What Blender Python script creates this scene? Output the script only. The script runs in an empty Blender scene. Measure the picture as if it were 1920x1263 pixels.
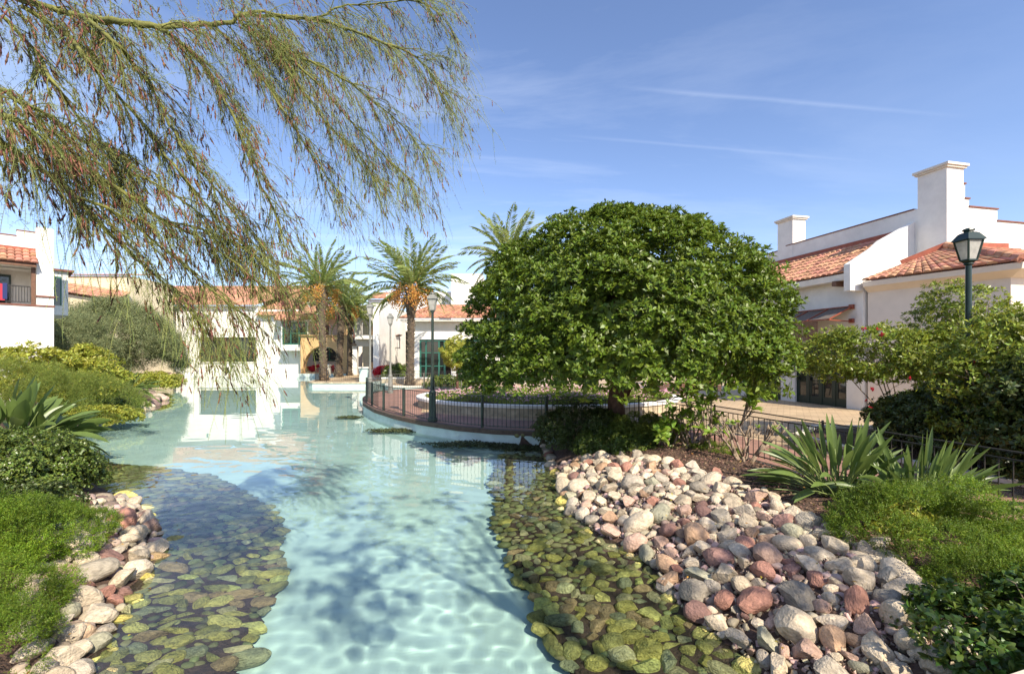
import bpy, math, random
import numpy as np
from mathutils import Vector, Matrix
from mathutils.geometry import tessellate_polygon
# ------------------------------------------------------------ camera
F, CX, HY, CAMZ = 850.0, 960.0, 662.0, 2.6
scene = bpy.context.scene
cam_d = bpy.data.cameras.new('camera'); cam = bpy.data.objects.new('camera', cam_d)
scene.collection.objects.link(cam); scene.camera = cam
cam.location = (0, 0, CAMZ); cam.rotation_euler = (math.radians(90), 0, 0)
cam_d.sensor_width = 36; cam_d.lens = F/1920*36; cam_d.shift_y = (HY-631.5)/1920
cam_d.clip_start = 0.05; cam_d.clip_end = 9000
# ------------------------------------------------------------ light
SUN_EL, SUN_AZ = math.radians(41), math.radians(30)     # azimuth from behind the camera towards the right
S = Vector((math.sin(SUN_AZ)*math.cos(SUN_EL), -math.cos(SUN_AZ)*math.cos(SUN_EL), math.sin(SUN_EL)))
sd = bpy.data.lights.new('sun', 'SUN'); so = bpy.data.objects.new('sun', sd); scene.collection.objects.link(so)
sd.cycles.is_caustics_light = True; sd.energy = 4.4; sd.angle = math.radians(0.55); sd.color = (1.0, 0.91, 0.76)
so.rotation_euler = S.to_track_quat('Z', 'Y').to_euler(); so.location = (10, -20, 30)
world = bpy.data.worlds.new('World'); scene.world = world; world.use_nodes = True
nt = world.node_tree; nt.nodes.clear()
def wn(t, **k):
    n = nt.nodes.new(t)
    for a, b in k.items(): setattr(n, a, b)
    return n
sky = wn('ShaderNodeTexSky', sky_type='NISHITA', sun_disc=False, sun_elevation=SUN_EL,
         sun_rotation=math.atan2(S.x, S.y), altitude=50, air_density=1.0, dust_density=0.5, ozone_density=3.0)
bg = wn('ShaderNodeBackground'); bg.inputs[1].default_value = 0.125
out = wn('ShaderNodeOutputWorld')
tc = wn('ShaderNodeTexCoord')
def wmath(op, a, b=None, clamp=False):
    n = wn('ShaderNodeMath', operation=op, use_clamp=clamp)
    for i, v in enumerate((a, b)):
        if v is None: continue
        if isinstance(v, (int, float)): n.inputs[i].default_value = v
        else: nt.links.new(v, n.inputs[i])
    return n.outputs[0]
sep = wn('ShaderNodeSeparateXYZ'); nt.links.new(tc.outputs['Generated'], sep.inputs[0])
# project the view direction on a high flat cloud layer
zz = wmath('MAXIMUM', sep.outputs[2], 0.03)
px_ = wmath('DIVIDE', sep.outputs[0], zz); py_ = wmath('DIVIDE', sep.outputs[1], zz)
cmb = wn('ShaderNodeCombineXYZ'); nt.links.new(px_, cmb.inputs[0]); nt.links.new(py_, cmb.inputs[1])
mp = wn('ShaderNodeMapping'); mp.inputs['Rotation'].default_value = (0, 0, 0.5); mp.inputs['Scale'].default_value = (0.35, 1.0, 1)
nt.links.new(cmb.outputs[0], mp.inputs[0])
no = wn('ShaderNodeTexNoise'); no.inputs['Scale'].default_value = 0.8; no.inputs['Detail'].default_value = 9; no.inputs['Roughness'].default_value = 0.62; no.inputs['Distortion'].default_value = 0.6
nt.links.new(mp.outputs[0], no.inputs[0])
cl = wmath('MULTIPLY', wmath('SUBTRACT', no.outputs[0], 0.46, True), 2.2, True)
left = wmath('SUBTRACT', 0.75, wmath('MULTIPLY', sep.outputs[0], 0.9), True)       # cirrus denser to the west (picture left)
cl = wmath('MULTIPLY', cl, left)
# two thin old contrails on the same layer: |y - (a x + b)| small
def trail(a, b, w, x0, x1, s):
    d = wmath('ABSOLUTE', wmath('SUBTRACT', py_, wmath('ADD', wmath('MULTIPLY', px_, a), b)))
    wob = wmath('MULTIPLY', wmath('SUBTRACT', no.outputs[0], 0.5), 0.10)
    d = wmath('ABSOLUTE', wmath('SUBTRACT', wmath('SUBTRACT', py_, wmath('ADD', wmath('MULTIPLY', px_, a), b)), wob))
    t = wmath('SUBTRACT', 1.0, wmath('DIVIDE', d, w), True)
    m1 = wmath('MULTIPLY', wmath('SUBTRACT', px_, x0), 3.0, True); m2 = wmath('MULTIPLY', wmath('SUBTRACT', x1, px_), 1.5, True)
    return wmath('MULTIPLY', wmath('MULTIPLY', wmath('MULTIPLY', t, m1), m2), s)
t1 = trail(0.137, 1.65, 0.022, 0.35, 1.95, 0.13)
t2 = trail(0.165, 2.05, 0.022, 0.2, 1.9, 0.09)
cl = wmath('ADD', wmath('ADD', cl, t1), t2, True)
cl = wmath('MULTIPLY', cl, 0.62)
tint = wn('ShaderNodeMixRGB', blend_type='MULTIPLY'); tint.inputs[0].default_value = 1; tint.inputs[2].default_value = (1.05, .99, 1.06, 1); nt.links.new(sky.outputs[0], tint.inputs[1])
mx = wn('ShaderNodeMixRGB'); nt.links.new(cl, mx.inputs[0]); nt.links.new(tint.outputs[0], mx.inputs[1]); mx.inputs[2].default_value = (6.6, 7.0, 7.6, 1)
nt.links.new(mx.outputs[0], bg.inputs[0]); nt.links.new(bg.outputs[0], out.inputs[0])
scene.view_settings.view_transform = 'Standard'; scene.view_settings.look = 'None'
scene.view_settings.exposure = 0.80; scene.view_settings.gamma = 1.0
scene.render.engine = 'CYCLES'
try:
    scene.cycles.max_bounces = 8; scene.cycles.transparent_max_bounces = 24; scene.cycles.diffuse_bounces = 3
    scene.cycles.caustics_reflective = False; scene.cycles.caustics_refractive = True
except Exception: pass
# ------------------------------------------------------------ helpers
COL = scene.collection
def at(px, py, z=0.0):
    d = (CAMZ-z)*F/(py-HY); return ((px-CX)/F*d, d)
def gx(px, Y): return (px-CX)/F*Y
def gz(py, Y): return CAMZ+(HY-py)/F*Y
def tag(o, label=None, cat=None, group=None, kind=None):
    if label: o['label'] = label
    if cat: o['category'] = cat
    if group: o['group'] = group
    if kind: o['kind'] = kind
    return o
def empty(name, loc=(0, 0, 0), rz=0, label=None, cat=None, group=None):
    o = bpy.data.objects.new(name, None); o.empty_display_size = 0.2; COL.objects.link(o)
    o.location = loc; o.rotation_euler = (0, 0, rz); return tag(o, label, cat, group)
def link(name, me, mat, parent=None, smooth=False, loc=None):
    o = bpy.data.objects.new(name, me); COL.objects.link(o)
    if mat is not None:
        for m in (mat if isinstance(mat, (list, tuple)) else [mat]): me.materials.append(m)
    if parent is not None: o.parent = parent
    if loc is not None: o.location = loc
    if smooth: me.shade_smooth()
    return o
def npmesh(name, V, Fq, mat, parent=None, smooth=False, loc=None):
    V = np.asarray(V, dtype=np.float32).reshape(-1, 3); Fq = np.asarray(Fq, dtype=np.int32)
    me = bpy.data.meshes.new(name); n, k = Fq.shape
    me.vertices.add(len(V)); me.vertices.foreach_set('co', V.ravel())
    me.loops.add(n*k); me.loops.foreach_set('vertex_index', Fq.ravel())
    me.polygons.add(n); me.polygons.foreach_set('loop_start', np.arange(0, n*k, k, dtype=np.int32))
    try: me.polygons.foreach_set('loop_total', np.full(n, k, dtype=np.int32))
    except Exception: pass
    me.update(calc_edges=True)
    return link(name, me, mat, parent, smooth, loc)
def copy_tree(o, parent=None):
    c = o.copy(); COL.objects.link(c)
    if parent is not None: c.parent = parent
    for ch in list(o.children): copy_tree(ch, c)
    return c
def frame(d):
    d = Vector(d).normalized(); a = Vector((0, 0, 1)) if abs(d.z) < 0.95 else Vector((1, 0, 0))
    u = d.cross(a).normalized(); return u, u.cross(d).normalized()
class MB:
    def __init__(s): s.v = []; s.f = []
    def add(s, vs, fs):
        b = len(s.v); s.v += [tuple(p) for p in vs]; s.f += [tuple(b+i for i in f) for f in fs]; return s
    def quad(s, a, b, c, d): return s.add([a, b, c, d], [(0, 1, 2, 3)])
    def box(s, x0, x1, y0, y1, z0, z1, M=None):
        vs = [Vector((x, y, z)) for z in (z0, z1) for x, y in ((x0, y0), (x1, y0), (x1, y1), (x0, y1))]
        if M is not None: vs = [M @ p for p in vs]
        return s.add(vs, [(3, 2, 1, 0), (4, 5, 6, 7), (0, 1, 5, 4), (1, 2, 6, 5), (2, 3, 7, 6), (3, 0, 4, 7)])
    def bar(s, a, b, w, h=None):
        a = Vector(a); b = Vector(b); h = w if h is None else h
        u, v = frame(b-a); vs = []
        for p in (a, b):
            for i, j in ((-1, -1), (1, -1), (1, 1), (-1, 1)): vs.append(p+u*i*w/2+v*j*h/2)
        return s.add(vs, [(3, 2, 1, 0), (4, 5, 6, 7), (0, 1, 5, 4), (1, 2, 6, 5), (2, 3, 7, 6), (3, 0, 4, 7)])
    def tube(s, path, r, n=6, cap=True):
        P = [Vector(p) for p in path]; R = r if isinstance(r, (list, tuple)) else [r]*len(P)
        b = len(s.v); u = None
        for i, p in enumerate(P):
            d = (P[min(i+1, len(P)-1)]-P[max(i-1, 0)]).normalized()
            if u is None: u, v = frame(d)
            else:
                u = (u-d*u.dot(d)).normalized(); v = u.cross(d).normalized()
            for k in range(n):
                a = 2*math.pi*k/n; s.v.append(tuple(p+(u*math.cos(a)+v*math.sin(a))*R[i]))
        for i in range(len(P)-1):
            for k in range(n):
                s.f.append((b+i*n+k, b+i*n+(k+1) % n, b+(i+1)*n+(k+1) % n, b+(i+1)*n+k))
        if cap:
            s.f.append(tuple(b+k for k in reversed(range(n)))); s.f.append(tuple(b+(len(P)-1)*n+k for k in range(n)))
        return s
    def lathe(s, prof, c=(0, 0), n=12, M=None):
        b = len(s.v)
        for r, z in prof:
            for k in range(n):
                a = 2*math.pi*(k+.5)/n; p = Vector((c[0]+r*math.cos(a), c[1]+r*math.sin(a), z))
                s.v.append(tuple(M @ p if M is not None else p))
        for i in range(len(prof)-1):
            for k in range(n): s.f.append((b+i*n+k, b+i*n+(k+1) % n, b+(i+1)*n+(k+1) % n, b+(i+1)*n+k))
        s.f.append(tuple(b+k for k in reversed(range(n)))); s.f.append(tuple(b+(len(prof)-1)*n+k for k in range(n)))
        return s
    def prism(s, poly, z0, z1, bottom=True):
        n = len(poly); area = sum(poly[i][0]*poly[(i+1) % n][1]-poly[(i+1) % n][0]*poly[i][1] for i in range(n))
        if area < 0: poly = poly[::-1]
        tri = tessellate_polygon([[Vector((x, y, 0)) for x, y in poly]])
        b = len(s.v); s.v += [(x, y, z0) for x, y in poly]+[(x, y, z1) for x, y in poly]
        for t in tri:
            a = [poly[i] for i in t]
            cr = (a[1][0]-a[0][0])*(a[2][1]-a[0][1])-(a[2][0]-a[0][0])*(a[1][1]-a[0][1])
            t = t if cr > 0 else t[::-1]
            s.f.append(tuple(b+n+i for i in t))
            if bottom: s.f.append(tuple(b+i for i in reversed(t)))
        for i in range(n): j = (i+1) % n; s.f.append((b+i, b+j, b+n+j, b+n+i))
        return s
    def sheet(s, poly, z):
        n = len(poly); tri = tessellate_polygon([[Vector((x, y, 0)) for x, y in poly]]); b = len(s.v)
        s.v += [(x, y, z) for x, y in poly]
        for t in tri:
            a = [poly[i] for i in t]
            cr = (a[1][0]-a[0][0])*(a[2][1]-a[0][1])-(a[2][0]-a[0][0])*(a[1][1]-a[0][1])
            s.f.append(tuple(b+i for i in (t if cr > 0 else t[::-1])))
        return s
    def build(s, name, mat, parent=None, smooth=False, loc=None):
        me = bpy.data.meshes.new(name); me.from_pydata(s.v, [], s.f); me.update()
        return link(name, me, mat, parent, smooth, loc)
# ------------------------------------------------------------ materials
def mat(name, col, rough=0.7, noise=None, bump=None, island=None, spec=0.5, metal=0.0, transl=None, col2=None, objcol=False, coat=0):
    """noise=(scale, amount 0..1, detail); bump=(scale, strength, dist); island=hue/val spread per loose piece"""
    m = bpy.data.materials.new(name); m.use_nodes = True; t = m.node_tree; N = t.nodes; L = t.links
    b = N['Principled BSDF']; b.inputs['Roughness'].default_value = rough; b.inputs['Metallic'].default_value = metal
    b.inputs['Specular IOR Level'].default_value = spec
    if coat: b.inputs['Coat Weight'].default_value = coat; b.inputs['Coat Roughness'].default_value = 0.15
    tcn = N.new('ShaderNodeTexCoord')
    if objcol: oi = N.new('ShaderNodeObjectInfo'); cur = oi.outputs['Color']
    else: r = N.new('ShaderNodeRGB'); r.outputs[0].default_value = (*col, 1); cur = r.outputs[0]
    coord = tcn.outputs['Object']
    if noise:
        nn = N.new('ShaderNodeTexNoise'); nn.inputs['Scale'].default_value = noise[0]; nn.inputs['Detail'].default_value = noise[2] if len(noise) > 2 else 4
        nn.inputs['Roughness'].default_value = 0.65
        L.new(coord, nn.inputs['Vector'])
        mr = N.new('ShaderNodeMapRange'); mr.inputs['From Min'].default_value = 0.35; mr.inputs['From Max'].default_value = 0.65
        mr.clamp = True; L.new(nn.outputs[0], mr.inputs[0])
        if col2:
            mixn = N.new('ShaderNodeMixRGB'); mixn.inputs[2].default_value = (*col2, 1)
            mul = N.new('ShaderNodeMath'); mul.operation = 'MULTIPLY'; mul.inputs[1].default_value = noise[1]; L.new(mr.outputs[0], mul.inputs[0])
            L.new(mul.outputs[0], mixn.inputs[0]); L.new(cur, mixn.inputs[1]); cur = mixn.outputs[0]
        else:
            hs = N.new('ShaderNodeHueSaturation'); mr2 = N.new('ShaderNodeMapRange'); L.new(mr.outputs[0], mr2.inputs[0])
            mr2.inputs['To Min'].default_value = 1-noise[1]; mr2.inputs['To Max'].default_value = 1+noise[1]*.6
            L.new(mr2.outputs[0], hs.inputs['Value']); L.new(cur, hs.inputs['Color']); cur = hs.outputs[0]
    if island:
        ge = N.new('ShaderNodeNewGeometry'); hs = N.new('ShaderNodeHueSaturation')
        a = N.new('ShaderNodeMapRange'); a.inputs['To Min'].default_value = 1-island[1]; a.inputs['To Max'].default_value = 1+island[1]
        L.new(ge.outputs['Random Per Island'], a.inputs[0]); L.new(a.outputs[0], hs.inputs['Value'])
        mm = N.new('ShaderNodeMath'); mm.operation = 'MULTIPLY'; mm.inputs[1].default_value = 7.31; L.new(ge.outputs['Random Per Island'], mm.inputs[0])
        fr = N.new('ShaderNodeMath'); fr.operation = 'FRACT'; L.new(mm.outputs[0], fr.inputs[0])
        h = N.new('ShaderNodeMapRange'); h.inputs['To Min'].default_value = .5-island[0]; h.inputs['To Max'].default_value = .5+island[0]
        L.new(fr.outputs[0], h.inputs[0]); L.new(h.outputs[0], hs.inputs['Hue']); L.new(cur, hs.inputs['Color']); cur = hs.outputs[0]
    L.new(cur, b.inputs['Base Color'])
    if bump:
        bn = N.new('ShaderNodeTexNoise'); bn.inputs['Scale'].default_value = bump[0]; bn.inputs['Detail'].default_value = 6; L.new(coord, bn.inputs['Vector'])
        bb = N.new('ShaderNodeBump'); bb.inputs['Strength'].default_value = bump[1]; bb.inputs['Distance'].default_value = bump[2]
        L.new(bn.outputs[0], bb.inputs['Height']); L.new(bb.outputs[0], b.inputs['Normal'])
    if transl:
        tr = N.new('ShaderNodeBsdfTranslucent'); hs2 = N.new('ShaderNodeHueSaturation'); hs2.inputs['Value'].default_value = 1.5
        hs2.inputs['Hue'].default_value = 0.485; L.new(cur, hs2.inputs['Color']); L.new(hs2.outputs[0], tr.inputs[0])
        mxs = N.new('ShaderNodeMixShader'); mxs.inputs[0].default_value = transl
        L.new(b.outputs[0], mxs.inputs[1]); L.new(tr.outputs[0], mxs.inputs[2]); L.new(mxs.outputs[0], N['Material Output'].inputs[0])
    return m
def brickmat(name, c1, c2, mortar, w, h, ms=0.012, bumpd=0.004, rough=0.8, rot=0.0, offset=0.5):
    m = mat(name, c1, rough); t = m.node_tree; N = t.nodes; L = t.links; b = N['Principled BSDF']
    tcn = N.new('ShaderNodeTexCoord'); mpn = N.new('ShaderNodeMapping'); mpn.inputs['Rotation'].default_value = (0, 0, rot)
    br = N.new('ShaderNodeTexBrick'); br.inputs['Scale'].default_value = 1; br.inputs['Brick Width'].default_value = w; br.inputs['Row Height'].default_value = h
    br.inputs['Mortar Size'].default_value = ms; br.inputs['Color1'].default_value = (*c1, 1); br.inputs['Color2'].default_value = (*c2, 1); br.inputs['Mortar'].default_value = (*mortar, 1)
    br.offset = offset
    L.new(tcn.outputs['Object'], mpn.inputs[0]); L.new(mpn.outputs[0], br.inputs['Vector'])
    nn = N.new('ShaderNodeTexNoise'); nn.inputs['Scale'].default_value = 1.3; nn.inputs['Detail'].default_value = 6; L.new(tcn.outputs['Object'], nn.inputs['Vector'])
    mr = N.new('ShaderNodeMapRange'); mr.inputs['From Min'].default_value = .3; mr.inputs['From Max'].default_value = .7; mr.inputs['To Min'].default_value = .78; mr.inputs['To Max'].default_value = 1.15
    L.new(nn.outputs[0], mr.inputs[0]); hs = N.new('ShaderNodeHueSaturation'); L.new(mr.outputs[0], hs.inputs['Value']); L.new(br.outputs[0], hs.inputs['Color'])
    L.new(hs.outputs[0], b.inputs['Base Color'])
    bb = N.new('ShaderNodeBump'); bb.inputs['Strength'].default_value = .6; bb.inputs['Distance'].default_value = bumpd; bb.invert = True
    L.new(br.outputs['Fac'], bb.inputs['Height']); L.new(bb.outputs[0], b.inputs['Normal'])
    return m
M = {}
M['stucco'] = mat('white_stucco', (.81, .775, .71), .9, (1.1, .10, 10), (22, .45, .02), spec=.2)
M['cream'] = mat('cream_stucco', (.74, .62, .42), .9, (1.0, .08, 6), (18, .2, .02), spec=.2)
M['pinkish'] = mat('warm_lit_stucco', (.78, .68, .57), .9, (1.1, .07, 8), (18, .25, .02), spec=.2)  # white stucco with the grazing sun's pinkish warmth put into its colour
M['ochre'] = mat('ochre_stucco', (.66, .42, .20), .9, (1.0, .12, 6), (15, .2, .02), spec=.2)
M['coping'] = mat('stone_coping', (.72, .66, .56), .8, (4, .12, 5))
M['brickcop'] = mat('dark_red_coping', (.20, .075, .05), .8, (5, .2, 5))
M['flash'] = mat('red_painted_flashing', (.36, .10, .055), .75, (5, .2, 5))
M['tile'] = mat('terracotta_tile', (.47, .235, .145), .8, (6, .16, 6), (30, .2, .01), island=(.018, .28), spec=.25)
M['tilefar'] = mat('terracotta_tile_weathered', (.48, .25, .16), .85, (5, .15, 5), island=(.02, .25), spec=.2)
M['wood'] = mat('brown_wood', (.16, .075, .04), .65, (14, .3, 5))
M['woodlt'] = mat('bleached_wood_slats', (.16, .13, .11), .8, (20, .35, 5))
M['redmetal'] = mat('rust_red_metal', (.25, .06, .03), .5)
M['green'] = mat('dark_green_paint', (.011, .028, .020), .35, (6, .2, 4))
M['greenlt'] = mat('teal_green_paint', (.03, .125, .09), .4, (6, .15, 4))
M['postgreen'] = mat('weathered_green_paint', (.026, .042, .032), .45, (9, .3, 5))
M['iron'] = mat('dark_iron', (.028, .022, .018), .5, (12, .3, 4))
M['ironlt'] = mat('grey_painted_iron', (.13, .125, .105), .5, (12, .25, 4))
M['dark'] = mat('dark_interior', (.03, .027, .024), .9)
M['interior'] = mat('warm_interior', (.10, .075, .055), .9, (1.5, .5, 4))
M['glassd'] = mat('window_glass', (.018, .022, .020), .04, spec=.8)
M['lampglass'] = mat('frosted_lamp_glass', (.62, .60, .54), .25, (9, .15, 3), transl=.4)
M['lampgrey'] = mat('weathered_lamp_metal', (.22, .22, .19), .5, (10, .25, 4))
M['fascia'] = mat('brown_edge', (.10, .065, .045), .7, (6, .3, 5))
M['poolwall'] = mat('pale_aqua_paint', (.56, .66, .61), .6, (2.5, .12, 6))
M['stone'] = mat('planter_stone', (.48, .40, .28), .85, (3.5, .35, 7), (9, .5, .03))
M['soil'] = mat('mulch_soil', (.105, .062, .042), .95, (9, .45, 8), (26, .8, .05), col2=None)
M['chip'] = mat('mulch_chip', (.17, .10, .065), .9, island=(.03, .65))
M['bark'] = mat('smooth_red_bark', (.16, .085, .055), .85, (7, .4, 6), (14, .6, .03))
M['palebark'] = mat('pale_grey_bark', (.30, .22, .15), .8, (14, .3, 5), (20, .4, .01))
M['palmtrunk'] = mat('palm_trunk_bark', (.11, .08, .055), .95, (6, .4, 6), (16, 1, .06))
M['palmboot'] = mat('palm_leaf_base', (.22, .165, .105), .9, (10, .3, 4), island=(.01, .4))
M['frond'] = mat('palm_frond_leaf', (.27, .33, .10), .5, island=(.02, .3), transl=.4)
M['rachis'] = mat('palm_rachis', (.30, .26, .09), .6)
M['date'] = mat('orange_dates', (.55, .26, .05), .5, island=(.02, .3))
M['leaf_big'] = mat('glossy_tree_leaf', (.12, .18, .018), .42, (2.0, .15, 3), island=(.02, .35), transl=.22, spec=.4)
M['leaf_hib'] = mat('shrub_leaf', (.20, .25, .03), .4, (1.6, .2, 3), island=(.03, .4), transl=.3)
M['leaf_dark'] = mat('dark_shrub_leaf', (.075, .105, .022), .4, (1.6, .2, 3), island=(.03, .4), transl=.22)
M['leaf_yel'] = mat('yellow_green_leaf', (.34, .36, .05), .5, island=(.03, .35), transl=.35)
M['leaf_hedge'] = mat('small_hedge_leaf', (.125, .175, .03), .35, (2, .2, 3), island=(.03, .45), transl=.2)
M['leaf_box'] = mat('glossy_dark_leaf', (.085, .14, .022), .34, island=(.03, .45), transl=.25, spec=.5)
M['fern'] = mat('bright_fern', (.165, .255, .018), .6, (1.6, .5, 5), island=(.025, .35), transl=.4)
M['fernol'] = mat('olive_fern', (.20, .25, .04), .6, (1.2, .25, 3), island=(.03, .35), transl=.35)
M['tamarisk'] = mat('grey_green_tamarisk', (.24, .27, .12), .75, (.5, .2, 4), island=(.03, .3), transl=.3)
M['strel'] = mat('strelitzia_leaf', (.12, .185, .045), .38, (3, .15, 4), island=(.02, .3), transl=.25)
M['strelst'] = mat('strelitzia_stalk', (.20, .25, .08), .5)
M['plum'] = mat('frangipani_leaf', (.22, .33, .04), .45, island=(.02, .25), transl=.4)
M['pv'] = mat('palo_verde_twig', (.27, .31, .08), .6, island=(.03, .4), transl=.1)
M['pvb'] = mat('palo_verde_bark', (.165, .165, .035), .8, (18, .5, 6), (30, .6, .01))
M['pod'] = mat('seed_pod', (.17, .065, .035), .6, island=(.03, .6), transl=.12)
M['pink'] = mat('pink_flower', (.75, .40, .52), .6, island=(.03, .2), transl=.3)
M['red'] = mat('red_flower', (.62, .03, .04), .5, transl=.3)
M['rockobj'] = mat('weathered_stone', (.5, .4, .3), .85, (2.6, .34, 12), (6, .6, .04), objcol=True)
M['rockisl'] = mat('mixed_small_stones', (.42, .32, .24), .85, (7, .25, 7), (14, .9, .03), island=(.05, .6))
M['wetobj'] = mat('algae_covered_stone', (.5, .4, .3), .75, (2.2, .42, 12), (6, 1.0, .05), objcol=True)
M['wetisl'] = mat('algae_covered_small_stones', (.25, .24, .09), .7, (7, .3, 7), (12, .8, .03), island=(.03, .5))
M['weed'] = mat('pond_weed', (.07, .085, .03), .8, (8, .5, 4), island=(.03, .4))
M['deadleaf'] = mat('yellow_fallen_leaf', (.50, .33, .04), .6, island=(.04, .5), transl=.3)
M['cloth_r'] = mat('red_cloth', (.5, .03, .05), .8); M['cloth_b'] = mat('navy_cloth', (.02, .03, .12), .8)
M['plaza'] = brickmat('tan_paving', (.50, .37, .22), (.46, .33, .20), (.30, .21, .13), .42, .21, .010, .003, rot=.55)
M['brick'] = brickmat('red_brick_paving', (.38, .20, .15), (.31, .16, .12), (.25, .16, .12), .24, .12, .010, .003, rot=.2)
M['parapet'] = mat('beige_concrete', (.60, .52, .40), .85, (6, .1, 6))
# ============================================================ THE SETTING
RAIL = lambda Y: 7.93-.314*Y
def A(pts, z): return [at(x, y, z) for x, y in pts]
front = [(.93, 12.60), (-.5, 12.98), (-1.6, 13.55), (-2.9, 14.6), (-4.15, 16.0), (-5.35, 17.7), (-6.55, 20.0), (-7.35, 22.4), (-7.75, 24.4)]
plaza_poly = [(9.5, -5), (RAIL(0), 0), (RAIL(5.5), 5.5), (RAIL(9), 9.0), (4.05, 12.2), (3.4, 12.75)] + front + \
    [(-7.7, 26.2), (-7.0, 27.6), (-5.4, 28.4), (-3.2, 28.8), (-2.6, 29.3), (-3.2, 29.9), (-5.5, 30.2), (-8.0, 30.6), (-8.8, 31.6), (-9.4, 34.0), (-10.6, 36.6),
     (-10.9, 34.6), (-13.0, 34.4), (-15.2, 34.5), (-15.8, 35.2), (-16.1, 37), (-16.2, 44), (-16.8, 48.6), (-23.2, 48.9), (-23.4, 52.5), (-60, 53), (-60, 90), (70, 90), (70, -5)]
shoreR = A([(1720, 1700), (1560, 1400), (1400, 1232), (1318, 1172), (1262, 1120), (1232, 1070), (1182, 1030), (1122, 1000), (1070, 962), (1050, 905), (1036, 862), (1022, 838)], 0)
shoreL = A([(-100, 1700), (90, 1400), (150, 1263), (205, 1190), (246, 1110), (292, 1040), (292, 1000), (268, 962), (235, 935), (175, 905), (150, 880), (118, 850), (108, 822),
            (135, 805), (190, 789), (240, 776), (308, 750), (283, 736), (268, 723), (345, 707.5)], 0)
W = shoreR + [(2.5, 13.2), (2.5, 30), (-5, 33), (-9, 38), (-14, 36), (-14, 49.5), (-23, 49.5), (-23, 52.6)] + [(-42, 52.6)] + shoreL[::-1] + [(-1.5, -3), (3.0, -3)]
shelfLb = A([(450, 1800), (455, 1400), (460, 1263), (480, 1200), (500, 1150), (520, 1115), (530, 1085), (526, 1050), (530, 1012), (520, 985), (480, 955), (440, 930), (400, 911), (300, 893), (165, 878), (105, 855)], -.3) + \
    A([(100, 822), (150, 809), (230, 791), (312, 776), (322, 768), (325, 738), (370, 712)], -.3)
shelfRb = A([(1230, 1800), (1110, 1400), (1062, 1263), (1045, 1240), (1012, 1190), (1000, 1130), (962, 1095), (950, 1045), (925, 1010), (935, 960), (922, 925), (936, 880), (950, 855), (985, 842)], -.3)
shelfL = shoreL + shelfLb[::-1]; shelfR = shoreR + [(.9, 12.75)] + shelfRb[::-1]
def inside(P, poly):
    x, y = P[:, 0], P[:, 1]; r = np.zeros(len(P), bool); n = len(poly)
    for i in range(n):
        x1, y1 = poly[i]; x2, y2 = poly[(i+1) % n]
        if y1 == y2: continue
        c = ((y1 > y) != (y2 > y)) & (x < (x2-x1)*(y-y1)/(y2-y1)+x1); r ^= c
    return r
def pdist(P, line, closed=False):
    d = np.full(len(P), 1e9); n = len(line)
    for i in range(n if closed else n-1):
        a = np.array(line[i]); b = np.array(line[(i+1) % n]); ab = b-a
        t = np.clip(((P-a) @ ab)/max(ab @ ab, 1e-9), 0, 1); q = a+t[:, None]*ab
        d = np.minimum(d, np.hypot(*(P-q).T))
    return d
def vnoise(P, s, seed=0):
    x, y = P[:, 0]*s+seed*7.3, P[:, 1]*s+seed*3.1
    return (np.sin(x*1.7+np.sin(y*1.3)*1.5)+np.sin(y*2.1+1.3*np.sin(x*1.1+2))+.5*np.sin(x*3.9+y*2.7))/2.5
def ground_z(P):
    P = np.asarray(P, float).reshape(-1, 2)
    inW = inside(P, W); inP = inside(P, plaza_poly); sl = inside(P, shelfL); sr = inside(P, shelfR)
    dR = pdist(P, shoreR); dL = pdist(P, shoreL); dshore = np.minimum(dR, dL)
    dP = pdist(P, plaza_poly, True)
    z = np.where(dR < dL, .40*np.clip(dshore/.9, 0, 1)**.8+.16*np.clip((dshore-.9)/1.2, 0, 1), .50*np.clip(dshore/1.3, 0, 1)+.5*np.clip((dshore-1.3)/9, 0, 1))
    z = z+.03*vnoise(P, 1.2)*np.clip(dshore, 0, 1)
    z = np.minimum(z, .34+.30*dP)
    z = np.where(inP, .33, z)
    dB = np.minimum(pdist(P, shelfLb), pdist(P, shelfRb)); t = dshore/(dshore+dB+1e-6)
    zs = -.03-.36*t
    z = np.where(inW & ~(sl | sr), -1.3, z); z = np.where((sl | sr) & inW & ~inP, zs, z)
    far = (np.abs(P[:, 0]) > 70) | (P[:, 1] > 90) | (P[:, 1] < -6)
    return np.where(far, .33, z)
def gzat(x, y): return float(ground_z([[x, y]])[0])
xs = np.concatenate([[-4000, -1500, -600, -250, -120], np.arange(-70, -22, 1.0), np.arange(-22, -14, .4), np.arange(-14, 8, .14), np.arange(8, 16, .5), [18, 22, 30, 50, 70, 120, 300, 1000, 4000]])
ys = np.concatenate([[-4000, -1000, -200, -60, -20, -6], np.arange(-4, 2, .5), np.arange(2, 14, .14), np.arange(14, 26, .3), np.arange(26, 60, .8), [64, 75, 90, 130, 300, 1000, 4000]])
gxs, gys = np.meshgrid(xs, ys); P2 = np.stack([gxs.ravel(), gys.ravel()], 1); zz_ = ground_z(P2)
nx, ny = len(xs), len(ys); idx = np.arange(nx*ny).reshape(ny, nx)
fc = np.stack([idx[:-1, :-1], idx[:-1, 1:], idx[1:, 1:], idx[1:, :-1]], -1).reshape(-1, 4)
ground = npmesh('ground', np.column_stack([P2, zz_]), fc, M['soil'], smooth=True); tag(ground, kind='structure')
# pool floor
m = mat('pool_floor_paint', (.63, .79, .71), .6, (1.1, .13, 10)); M['poolfloor'] = m
fl = npmesh('pool_floor', [(-46, -3, -.56), (4, -3, -.56), (4, 53, -.56), (-46, 53, -.56)], [(0, 1, 2, 3)], m); tag(fl, kind='structure')
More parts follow.
